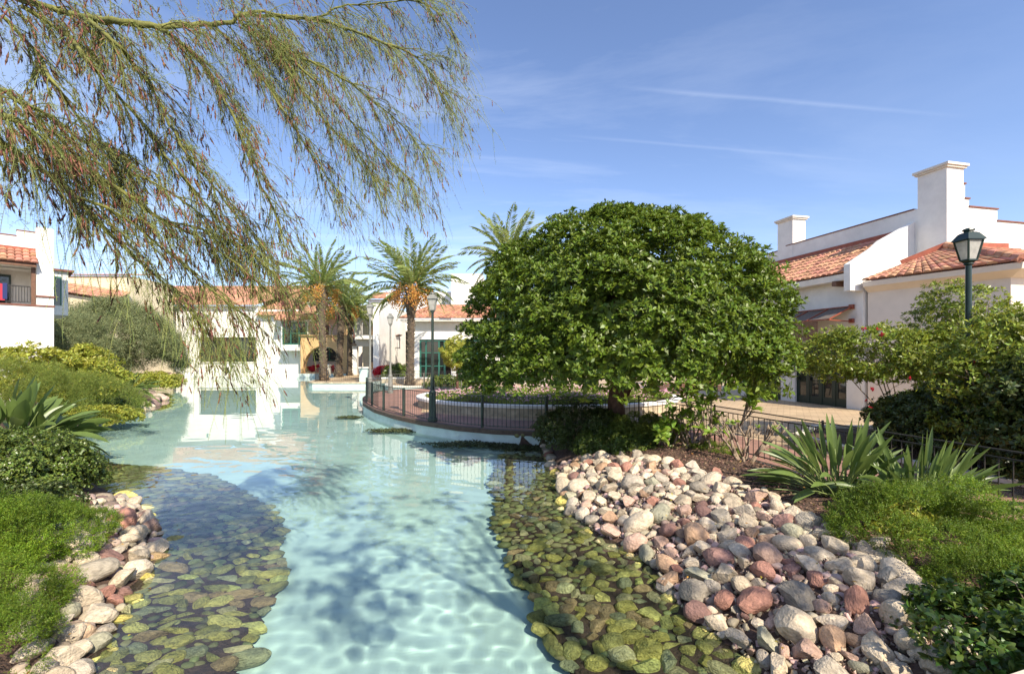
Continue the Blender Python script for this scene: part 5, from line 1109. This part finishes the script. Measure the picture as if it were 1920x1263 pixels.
# dry stones on the left bank: a strip landward of the shore
def offset_strip(line, w): # polygon between line and its landward copy (land on the left bank is towards -x)
    L_ = []
    for i, p in enumerate(line):
        a = Vector(line[max(i-1, 0)]); c = Vector(line[min(i+1, len(line)-1)]); d = (c-a).normalized(); L_.append((p[0]-d.y*w[i] if False else p[0]-abs(d.y)*w[i]-.15*w[i], p[1]+d.x*w[i]*.8))
    return list(line)+L_[::-1]
li = A([(90, 1400), (150, 1263), (205, 1190), (246, 1110), (292, 1040), (292, 1000), (268, 962), (235, 935), (175, 905)], 0)
lo_ = A([(-60, 1400), (30, 1250), (45, 1120), (65, 1050), (95, 1000), (130, 965), (130, 940), (140, 925), (150, 905)], .22)
leftdry = li+lo_[::-1]
ld = pack(rng, 9000, grid_sampler(leftdry, (-7, -2, 2.6, 10)), jr(.09, .20, 1.3), ov=.80); ld = pack(rng, 20000, grid_sampler(leftdry, (-7, -2, 2.6, 10)), jr(.05, .08), ld, ov=.75)
farl = A([(108, 822), (135, 805), (190, 789), (240, 776), (308, 750), (283, 736), (268, 723), (345, 707.5)], 0)
farl2 = [(farl[0][0]-.4, farl[0][1]+.3), (farl[1][0]-.3, farl[1][1]+.6), (farl[2][0]-.3, farl[2][1]+1.3), (farl[3][0]-.3, farl[3][1]+1.6), (farl[4][0]-2.2, farl[4][1]+2.4), (farl[5][0]-2.2, farl[5][1]+1.4), (farl[6][0]-1.6, farl[6][1]+2.2), (farl[7][0]-1.5, farl[7][1]+1)]
fd = pack(rng, 9000, grid_sampler(farl+farl2[::-1], (-42, -11, 12, 52)), jr(.18, .36, 1.3), ov=.78)
DRYC = [((.60, .49, .35), 'cream'), ((.53, .43, .30), 'sandy'), ((.45, .38, .29), 'pale grey'), ((.32, .275, .21), 'grey'), ((.38, .185, .13), 'rusty red'), ((.46, .30, .22), 'pinkish brown'), ((.27, .15, .12), 'dark maroon'), ((.46, .29, .175), 'orange brown'), ((.34, .32, .22), 'olive grey')]
WETC = [((.46, .39, .10), 'olive'), ((.31, .28, .09), 'dark olive'), ((.58, .50, .15), 'yellowish green'), ((.40, .27, .13), 'brownish'), ((.30, .29, .15), 'grey green'), ((.55, .46, .22), 'khaki')]
shapes = ['rounded', 'blocky', 'oval', 'flat', 'angular', 'wedge shaped', 'lumpy']
def sizeword(r): return 'large' if r > .16 else 'medium' if r > .12 else 'smaller' if r > .09 else 'little'
def where_R(x, y):
    ds = pdist(np.array([[x, y]]), shoreR)[0]; dc = pdist(np.array([[x, y]]), CREST)[0]
    row = 'at waterline' if ds < .25 else 'on top edge' if dc < .28 else 'on slope'
    zone = 'near the bridge' if y < 4 else 'below bright ferns' if y < 5.2 else 'below spiky plants' if y < 7 else 'below bare frangipani' if y < 9.2 else 'below the tree'
    return f'{row} {zone}'
recs = []   # (kind, x, y, z, r, apparent)
for (x, y, r) in dry: recs.append(['dryR', x, y, max(gzat(x, y), -.01)+r*.30, r])
for (x, y, r) in ld: recs.append(['dryL', x, y, max(gzat(x, y), -.01)+r*.30, r])
for (x, y, r) in fd: recs.append(['dryF', x, y, max(gzat(x, y), -.01)+r*.2, r])
for (x, y, r) in subR: recs.append(['subR', x, y, gzat(x, y)-r*.28, r])
for (x, y, r) in subL: recs.append(['subL', x, y, gzat(x, y)-r*.28, r])
for (x, y, r) in subF: recs.append(['subF', x, y, gzat(x, y)-r*.3, r])
def onscreen(x, y, z): 
    px = CX+x/y*F; py = HY+(CAMZ-z)/y*F; return -30 < px < 1950 and py < 1290
def vis(t): return (t[4]/math.hypot(t[1], t[2])) if onscreen(t[1], t[2], t[3]) else 0
dry_all = sorted([t for t in recs if t[0].startswith('dry') and onscreen(*t[1:4])], key=vis, reverse=True); sub_all = sorted([t for t in recs if t[0].startswith('sub') and onscreen(*t[1:4])], key=vis, reverse=True)
print('stones dry', len(dry_all), 'sub', len(sub_all))
used_lab = {}
def place_stone(t, wet, stone_i):
    k, x, y, z, r = t; me = (ROCK_W if wet else ROCK_A)[stone_i % (10 if wet else 14)]
    flat = rng.uniform(.75, 1.1) if wet else rng.uniform(.6, .95); el = rng.uniform(1.0, 1.45); rz = rng.uniform(0, 6.28)
    if wet and k == 'subL': rz = rng.normal(.2, .5); el *= 1.12
    pal = WETC if wet else DRYC
    if wet: ci = rng.choice(6, p=[.26, .2, .2, .1, .1, .14])
    else:
        p = [.25, .22, .11, .06, .11, .11, .04, .06, .04]
        if k == 'dryL': p = [.30, .20, .14, .06, .08, .10, .04, .04, .04]
        if k == 'dryF': p = [.5, .25, .15, 0, 0, .1, 0, 0, 0]
        if k == 'dryR' and pdist(np.array([[x, y]]), CREST)[0] < .4: p = [.40, .26, .20, .06, .02, .02, 0, .02, .02]
        ci = rng.choice(9, p=np.array(p)/sum(p))
    c, cn = pal[ci]; c = np.minimum(.8, np.array(c)*rng.uniform(.78, 1.18)*(1.35 if wet else 1.05))
    o = bpy.data.objects.new('cobble' if wet else 'stone', me); COL.objects.link(o)
    o.location = (x, y, z); o.rotation_euler = (rng.normal(0, .32), rng.normal(0, .32), rz); o.scale = (r*el, r/el*1.12, r*flat); o.color = (*c, 1)
    sh = shapes[stone_i % 7] if False else ('rounded' if stone_i % 3 == 0 else 'angular') if not wet else ('oval' if el > 1.25 else 'rounded')
    if wet: w = 'under water on the '+('right' if k == 'subR' else 'left' if k == 'subL' else 'far left')+' shelf'; ds = pdist(np.array([[x, y]]), shoreR if k == 'subR' else shoreL)[0]; w += (' by the shore' if ds < .4 else ' near the bridge' if y < 4.6 else ' midway' if y < 7 else ' far out')
    else: w = where_R(x, y) if k == 'dryR' else ('on the left bank beside the ferns' if k == 'dryL' else 'on the far left bank point')
    PLACED.append((o, x, y, r, cn, sh, w, wet)); return o
PLACED = []
def label_stones():
    X_ = np.array([(q[1], q[2]) for q in PLACED]); seen = {}; rel = {}
    for i, (o, x, y, r, cn, sh, w, wet) in enumerate(PLACED):
        d = np.hypot(*(X_-X_[i]).T); cand = []
        for j in np.argsort(d)[1:7]:
            if PLACED[j][7] != wet: continue
            dx, dy = X_[j]-X_[i]; cand.append((('left of' if dx > 0 else 'right of') if abs(dx) > abs(dy) else ('in front of' if dy > 0 else 'behind'))+' a '+PLACED[j][4]+' one')
        for c in cand or ['']:
            lab = f'{sizeword(r)} {cn} {sh} stone {w}, {c}'.replace(' rounded', ' round')
            if lab not in seen: break
        if len(lab.split()) > 16: lab = lab.replace(' the ', ' ')
        seen[lab] = 1; tag(o, ' '.join(lab.split()[:16]), 'stone', 'olive stones under the shallow water' if wet else 'dry stones piled on the banks')
for i, t in enumerate(dry_all[:300]): place_stone(t, False, i*5+i//14)
for i, t in enumerate(sub_all[:300]): place_stone(t, True, i*3+i//10)
label_stones()
# a few boulders singled out by the photograph
def boulder(px, py, z, sx, sy, sz, rz, ci, seed, lab, c=None):
    x, y = at(px, py, z); o = bpy.data.objects.new('boulder', rock_mesh('boulder', seed, .9, M['rockobj'])); COL.objects.link(o)
    o.location = (x, y, z); o.rotation_euler = (.1, -.1, rz); o.scale = (sx, sy, sz); o.color = (*(c or DRYC[ci][0]), 1); tag(o, lab, 'boulder')
boulder(1690, 1085, .52, .34, .20, .17, -.7, 0, 301, 'long pale pinkish boulder where the stones meet the glossy shrub')
boulder(1625, 1045, .52, .33, .17, .12, -.6, 0, 302, 'long flat cream boulder just above the pinkish one')
boulder(1645, 1020, .58, .19, .12, .10, -.6, 2, 303, 'pale grey smooth boulder in front of the bright fern mound')
boulder(1600, 1065, .48, .16, .14, .12, .2, 1, 304, 'tan rounded boulder with brown veins left of the long boulders')
boulder(155, 1050, .22, .30, .20, .20, .3, 0, 305, 'large cream boulder on the left bank between ferns and water')
boulder(125, 1090, .20, .24, .24, .26, .9, 5, 306, 'large brownish pink boulder below the cream one on the left bank')
boulder(125, 1185, .10, .22, .16, .16, .2, 0, 307, 'orange stained cream boulder beside the lower left ferns', (.55, .38, .24))
boulder(110, 1240, .08, .22, .15, .12, .1, 0, 308, 'white smooth boulder at the bottom left corner by the water')
boulder(175, 960, .22, .16, .14, .16, .2, 0, 309, 'upright white boulder at the top of the left stones')
boulder(1500, 970, .5, .26, .14, .13, -.6, 0, 310, 'long cream ridge stone above the middle of the stone slope')
boulder(1430, 935, .5, .26, .14, .13, -.6, 0, 311, 'pale ridge stone below the bare frangipani')
boulder(1350, 905, .5, .24, .14, .13, -.5, 1, 312, 'sandy ridge stone right of the creeper')
boulder(1260, 1250-145, -.01, .20, .15, .14, .1, 2, 313, 'white pitted boulder at the waterline in the middle of the slope')
boulder(1322, 1150, .0, .14, .11, .10, .1, 4, 314, 'smooth wet red boulder at the waterline')
# remaining stones as two masses
def mass(name, lst, m_, lab, wet):
    nb = NP(); import bmesh
    bm = bmesh.new(); bmesh.ops.create_icosphere(bm, subdivisions=2, radius=1); bm.verts.ensure_lookup_table(); V0 = np.array([v.co[:] for v in bm.verts]); F0 = np.array([[v.index for v in f.verts] for f in bm.faces]); bm.free()
    var = []
    for s in range(8):
        rg = np.random.default_rng(500+s); V = V0.copy()
        for _ in range(9): d = rdir(1, rg)[0]; h = rg.uniform(.65, .95); V = V-np.clip(V @ d-h, 0, None)[:, None]*d*.92
        var.append(V)
    for i, (k, x, y, z, r) in enumerate(lst):
        V = var[i % 8]*np.array([r*1.2, r*.9, r*.7]); a = rng.uniform(0, 6.28); Rm = np.array([[math.cos(a), -math.sin(a), 0], [math.sin(a), math.cos(a), 0], [0, 0, 1]]); nb.add(V @ Rm.T+np.array([x, y, z]), F0)
    o = nb.build(name, m_); tag(o, lab, 'stones', kind='stuff')
mass('small_stones', dry_all[300:], M['rockisl'], 'small mixed stones filling the gaps of the dry stone banks', False)
mass('submerged_stones', sub_all[300:], M['wetisl'], 'small algae covered stones between the larger ones under water', True)
# chippings under the dry stones
P = np.stack([rng.uniform(0, 6, 26000), rng.uniform(2.6, 13, 26000)], 1); P = P[inside(P, dry_poly)][:5200]; Z_ = ground_z(P)
nb = NP(); tubes(nb, np.column_stack([P, Z_-.01]), np.column_stack([P, Z_+.02])+rng.normal(size=(len(P), 3))*.02, .028, .018, 4); tag(nb.build('gravel', M['rockisl']), 'coarse gravel and chippings beneath the stones of the right bank', 'gravel', kind='stuff')
# ============================================================ PALO VERDE TREE (overhanging branches, upper left)
pvt = empty('palo_verde', (-5.2, 1.2, .4), label='weeping tree with thread like twigs and brown seed pods overhanging from the upper left', cat='tree')
OFF = Vector((-5.2, 1.2, .4))
def dep(px, py): return 2.7+max(0, px)/900*2.3+.35*math.sin(px*.013+py*.021)
def pix(px, py, d=None):
    d = d or dep(px, py); return Vector((gx(px, d), d, gz(py, d)))
BR = [  # pixel polylines, start radius (m)
 ([(-250, 90), (-120, 10), (0, -15), (60, 5), (110, 20), (160, 32), (230, 42), (300, 50), (380, 46), (430, 42), (455, 28), (530, 33), (600, 38), (660, 58), (720, 80), (780, 108), (815, 150), (832, 195)], .026),
 ([(440, 32), (480, 22), (540, 30), (600, 32), (640, 12), (700, 8), (780, 2), (830, 30)], .010),
 ([(300, 50), (350, 92), (400, 150), (430, 205), (455, 260), (480, 330), (515, 400), (530, 450)], .012),
 ([(160, 35), (210, 75), (250, 120), (290, 175), (320, 235), (350, 290), (400, 350), (440, 400), (500, 470)], .012),
 ([(40, 10), (120, 60), (170, 120), (230, 190), (290, 260), (340, 330), (400, 400), (440, 440)], .013),
 ([(-200, 60), (-80, 120), (0, 165), (40, 195), (100, 220), (150, 262), (190, 270), (240, 300)], .015),
 ([(-250, 120), (-90, 180), (0, 215), (40, 235), (80, 270), (150, 310), (230, 360), (300, 410), (380, 450), (450, 500), (500, 545)], .019),
 ([(-230, 180), (-100, 215), (0, 265), (40, 295), (90, 325), (140, 370), (200, 430), (270, 500), (340, 560), (380, 615), (430, 665)], .017),
 ([(440, 30), (470, 60), (530, 90), (580, 115), (640, 145), (700, 190), (760, 240), (800, 300)], .010),
 ([(455, 48), (500, 80), (560, 160), (620, 240), (680, 300), (700, 340)], .008),
 ([(300, 410), (360, 425), (430, 450), (500, 500), (540, 550)], .008),
 ([(140, 370), (220, 400), (300, 460), (370, 520), (430, 570), (470, 600)], .009),
 ([(400, 46), (480, 130), (540, 220), (590, 300), (640, 370)], .008),
 ([(0, -60), (150, -30), (330, -40), (500, -30), (700, -40), (800, -20)], .014),
 ([(80, 270), (130, 290), (200, 310), (300, 350), (400, 420), (480, 470)], .008),
 ([(0, 30), (60, 90), (110, 170), (170, 250), (250, 330)], .009),
 ([(520, 88), (590, 150), (650, 220), (720, 290), (770, 340)], .007),
]
rnd = random.Random(12); rng = np.random.default_rng(12)
bm_ = MB(); srcs = []     # source points for twigs: (pos, dir, weight depth)
for pl_, r0 in BR:
    P_ = [pix(x, y) for x, y in pl_]; pts = []
    for i in range(len(P_)-1):
        for j in range(4):
            t = j/4; a = P_[max(i-1, 0)]; b_ = P_[i]; c = P_[i+1]; d = P_[min(i+2, len(P_)-1)]
            p = .5*((2*b_)+(c-a)*t+(2*a-5*b_+4*c-d)*t*t+(3*b_-3*c+d-a)*t**3); pts.append(p+Vector([rnd.uniform(-.008, .008) for _ in range(3)]))
    pts.append(P_[-1]); n = len(pts); bm_.tube([p-OFF for p in pts], [(r0*(1-.8*i/n)+.003)*rnd.uniform(.85, 1.15) for i in range(n)], 7)
    for i in range(1, n-1):
        if pts[i].x/pts[i].y*F+CX > -60: srcs.append((pts[i], (pts[i+1]-pts[i-1]).normalized(), i/n, r0))
# limbs joining the trunk outside the frame
tk = MB().tube([(0, 0, -.6), (.05, .05, .8), (.0, .15, 1.9), (.1, .3, 2.8)], [.19, .15, .13, .10], 10); fork = Vector((.1, .3, 2.8))
for pl_, r0 in BR:
    if pl_[0][0] < -100 or pl_[0] == (0, -60): e_ = pix(*pl_[0])-OFF; bm_.tube([fork, fork.lerp(e_, .5)+Vector((0, 0, .15)), e_], [r0*1.9, r0*1.5, r0*1.05], 8)
tk.build('trunk', M['pvb'], pvt, True); bm_.build('branches', M['pvb'], pvt, True)
# second order shoots, running right-down, then thread twigs hanging from them
sh = NP(); tw_ = NP(); lf = NP(); pod = NP()
seg_tot = []; A1, B1, Ra, Rb = [], [], [], []; twig_src = []
for (p, d, t, r0) in srcs:
    for q in range(2 if rnd.random() < .9 else 3):
        L_ = rnd.uniform(.18, .62)*(p.y/3.6); dd = (d*.5+Vector((rnd.uniform(.0, .9), rnd.uniform(-.7, .7), rnd.uniform(-1.0, .15)))).normalized(); a = p.copy(); ns = 6
        for j in range(ns):
            c = a+dd*(L_/ns); A1.append(a[:]); B1.append(c[:]); Ra.append(.0032*(1-j/ns)+.0012); Rb.append(.0032*(1-(j+1)/ns)+.0012); dd = (dd+Vector((0, 0, -.16))+Vector([rnd.uniform(-.15, .15) for _ in range(3)])).normalized(); a = c
            if rnd.random() < .85: twig_src.append((a[:], dd[:]))
tubes(sh, np.array(A1), np.array(B1), np.array(Ra), np.array(Rb), 4)
TS = np.array([t[0] for t in twig_src]); TD = np.array([t[1] for t in twig_src]); print('twig sources', len(TS))
rep = 3; P = np.repeat(TS, rep, 0); D = np.repeat(TD, rep, 0)+rng.normal(size=(len(TS)*rep, 3))*.45; D = unit(D); n = len(P)
Lt = rng.uniform(.10, .46, n)*(rng.random(n)**.5)*(P[:, 1]/3.4); nseg = 6; a = P; podP = []; podD = []
for j in range(nseg):
    c = a+D*(Lt/nseg)[:, None]; tubes(tw_, a, c, 0.0014*(1-j/nseg*.5)*(P[:, 1]/3.6), 0.0014*(1-(j+1)/nseg*.5)*(P[:, 1]/3.6), 3)
    if j >= 1:
        m_ = rng.random(n) < .38
        for s_ in range(5):
            base = a[m_]+(c-a)[m_]*rng.random((m_.sum(), 1)); V, Fq = leafquads(base, np.cross(D[m_], rdir(m_.sum(), rng)), .014, .004, None, 0, .5, rng); lf.add(V, Fq)
    if j in (1, 3, 4): m_ = rng.random(n) < .14; podP.append(a[m_]); podD.append(D[m_])
    D = unit(D+np.array([0.05, 0, -.26])+rng.normal(size=(n, 3))*.07); a = c
# long thread-like leaf stalks with paired leaflets hanging below the canopy
TH = []
for (x0, y0, x1, y1, cnt) in ((60, 330, 130, 400, 16), (130, 400, 330, 560, 34), (330, 560, 470, 640, 34), (300, 480, 560, 560, 26), (480, 330, 800, 330, 40), (560, 300, 860, 200, 26), (380, 610, 450, 670, 18), (0, 200, 60, 300, 14)):
    for _ in range(cnt): t_ = rnd.random(); TH.append(pix(x0+(x1-x0)*t_, y0+(y1-y0)*t_+rnd.uniform(-20, 20), dep(x0, y0)*rnd.uniform(.93, 1.07)))
P = np.array([t_[:] for t_ in TH]); n = len(P); D = unit(np.column_stack([rng.uniform(-.25, .55, n), rng.uniform(-.4, .4, n), rng.uniform(-1.2, -.5, n)])); Lt = rng.uniform(.25, .72, n); a = P; ns = 16
for j in range(ns):
    c = a+D*(Lt/ns)[:, None]; tubes(tw_, a, c, .0013, .0012, 3)
    if j > 3:
        for s_ in (-1, 1): V, Fq = leafquads(a, np.cross(D, np.tile([0., 1, 0], (n, 1)))*s_+D*.3, .011, .0035, None, 0, .3, rng); lf.add(V, Fq)
        for s_ in (-1, 1): V, Fq = leafquads((a+c)/2, np.cross(D, np.tile([0., 1, 0], (n, 1)))*s_+D*.3, .011, .0035, None, 0, .3, rng); lf.add(V, Fq)
    D = unit(D+np.array([0, 0, -.06])+rng.normal(size=(n, 3))*.035); a = c
# pods: beaded spindles hanging
PP = np.concatenate(podP); m = len(PP); DD = unit(np.concatenate(podD)*.6+np.array([.12, 0, -.8])+rng.normal(size=(m, 3))*.28); Lp = rng.uniform(.045, .11, m)*np.minimum(1, 3.2/PP[:, 1]+.15); rp = rng.uniform(.0036, .0068, m)
prof = [(0, .15), (.15, .5), (.35, 1.0), (.5, .55), (.68, 1.0), (.85, .45), (1.0, .05)]
for (t0, r0_), (t1_, r1_) in zip(prof[:-1], prof[1:]): tubes(pod, PP+DD*(Lp*t0)[:, None], PP+DD*(Lp*t1_)[:, None], rp*r0_+.0003, rp*r1_+.0003, 4)
print('pods', m)
sh.build('shoots', M['pvb'], pvt).location = -OFF; tw_.build('twigs', M['pv'], pvt).location = -OFF; lf.build('leaflets', M['pv'], pvt).location = -OFF; pod.build('seed_pods', M['pod'], pvt).location = -OFF

# fallen leaves on the stones and on the water near the banks
n = 900; P = np.stack([rng.uniform(-6.5, 6, n), rng.uniform(2.8, 12, n)], 1); Z_ = ground_z(P); inw = inside(P, W); dS = np.minimum(pdist(P, shoreR), pdist(P, shoreL)); okk = (~inside(P, plaza_poly)) & np.where(inw, dS < .35, (dS > .1)) & (rng.random(n) < np.where(inw, .35, .6)); P, Z_, inw = P[okk], Z_[okk], inw[okk]
zz2 = np.where(inw, .012, Z_+rng.uniform(.08, .17, len(P))); V, Fq = leafquads(np.column_stack([P, zz2]), rdir(len(P), rng)*np.array([1, 1, .12]), rng.uniform(.03, .06, len(P)), rng.uniform(.015, .025, len(P)), None, .25, .25, rng)
tag(npmesh('fallen_leaves', V, Fq, M['deadleaf']), 'yellow and brown fallen leaves scattered on the stones and the shallows', 'leaf litter', kind='stuff')
# sunlight reaches these through the moving water
for o in bpy.data.objects:
    if o.type == 'MESH' and o.name.split('.')[0] in ('ground', 'pool_floor', 'plaza', 'stone', 'cobble', 'boulder', 'small_stones', 'submerged_stones', 'gravel', 'wall', 'promenade_edge', 'island_edge', 'rear_edge'): o.cycles.is_caustics_receiver = True
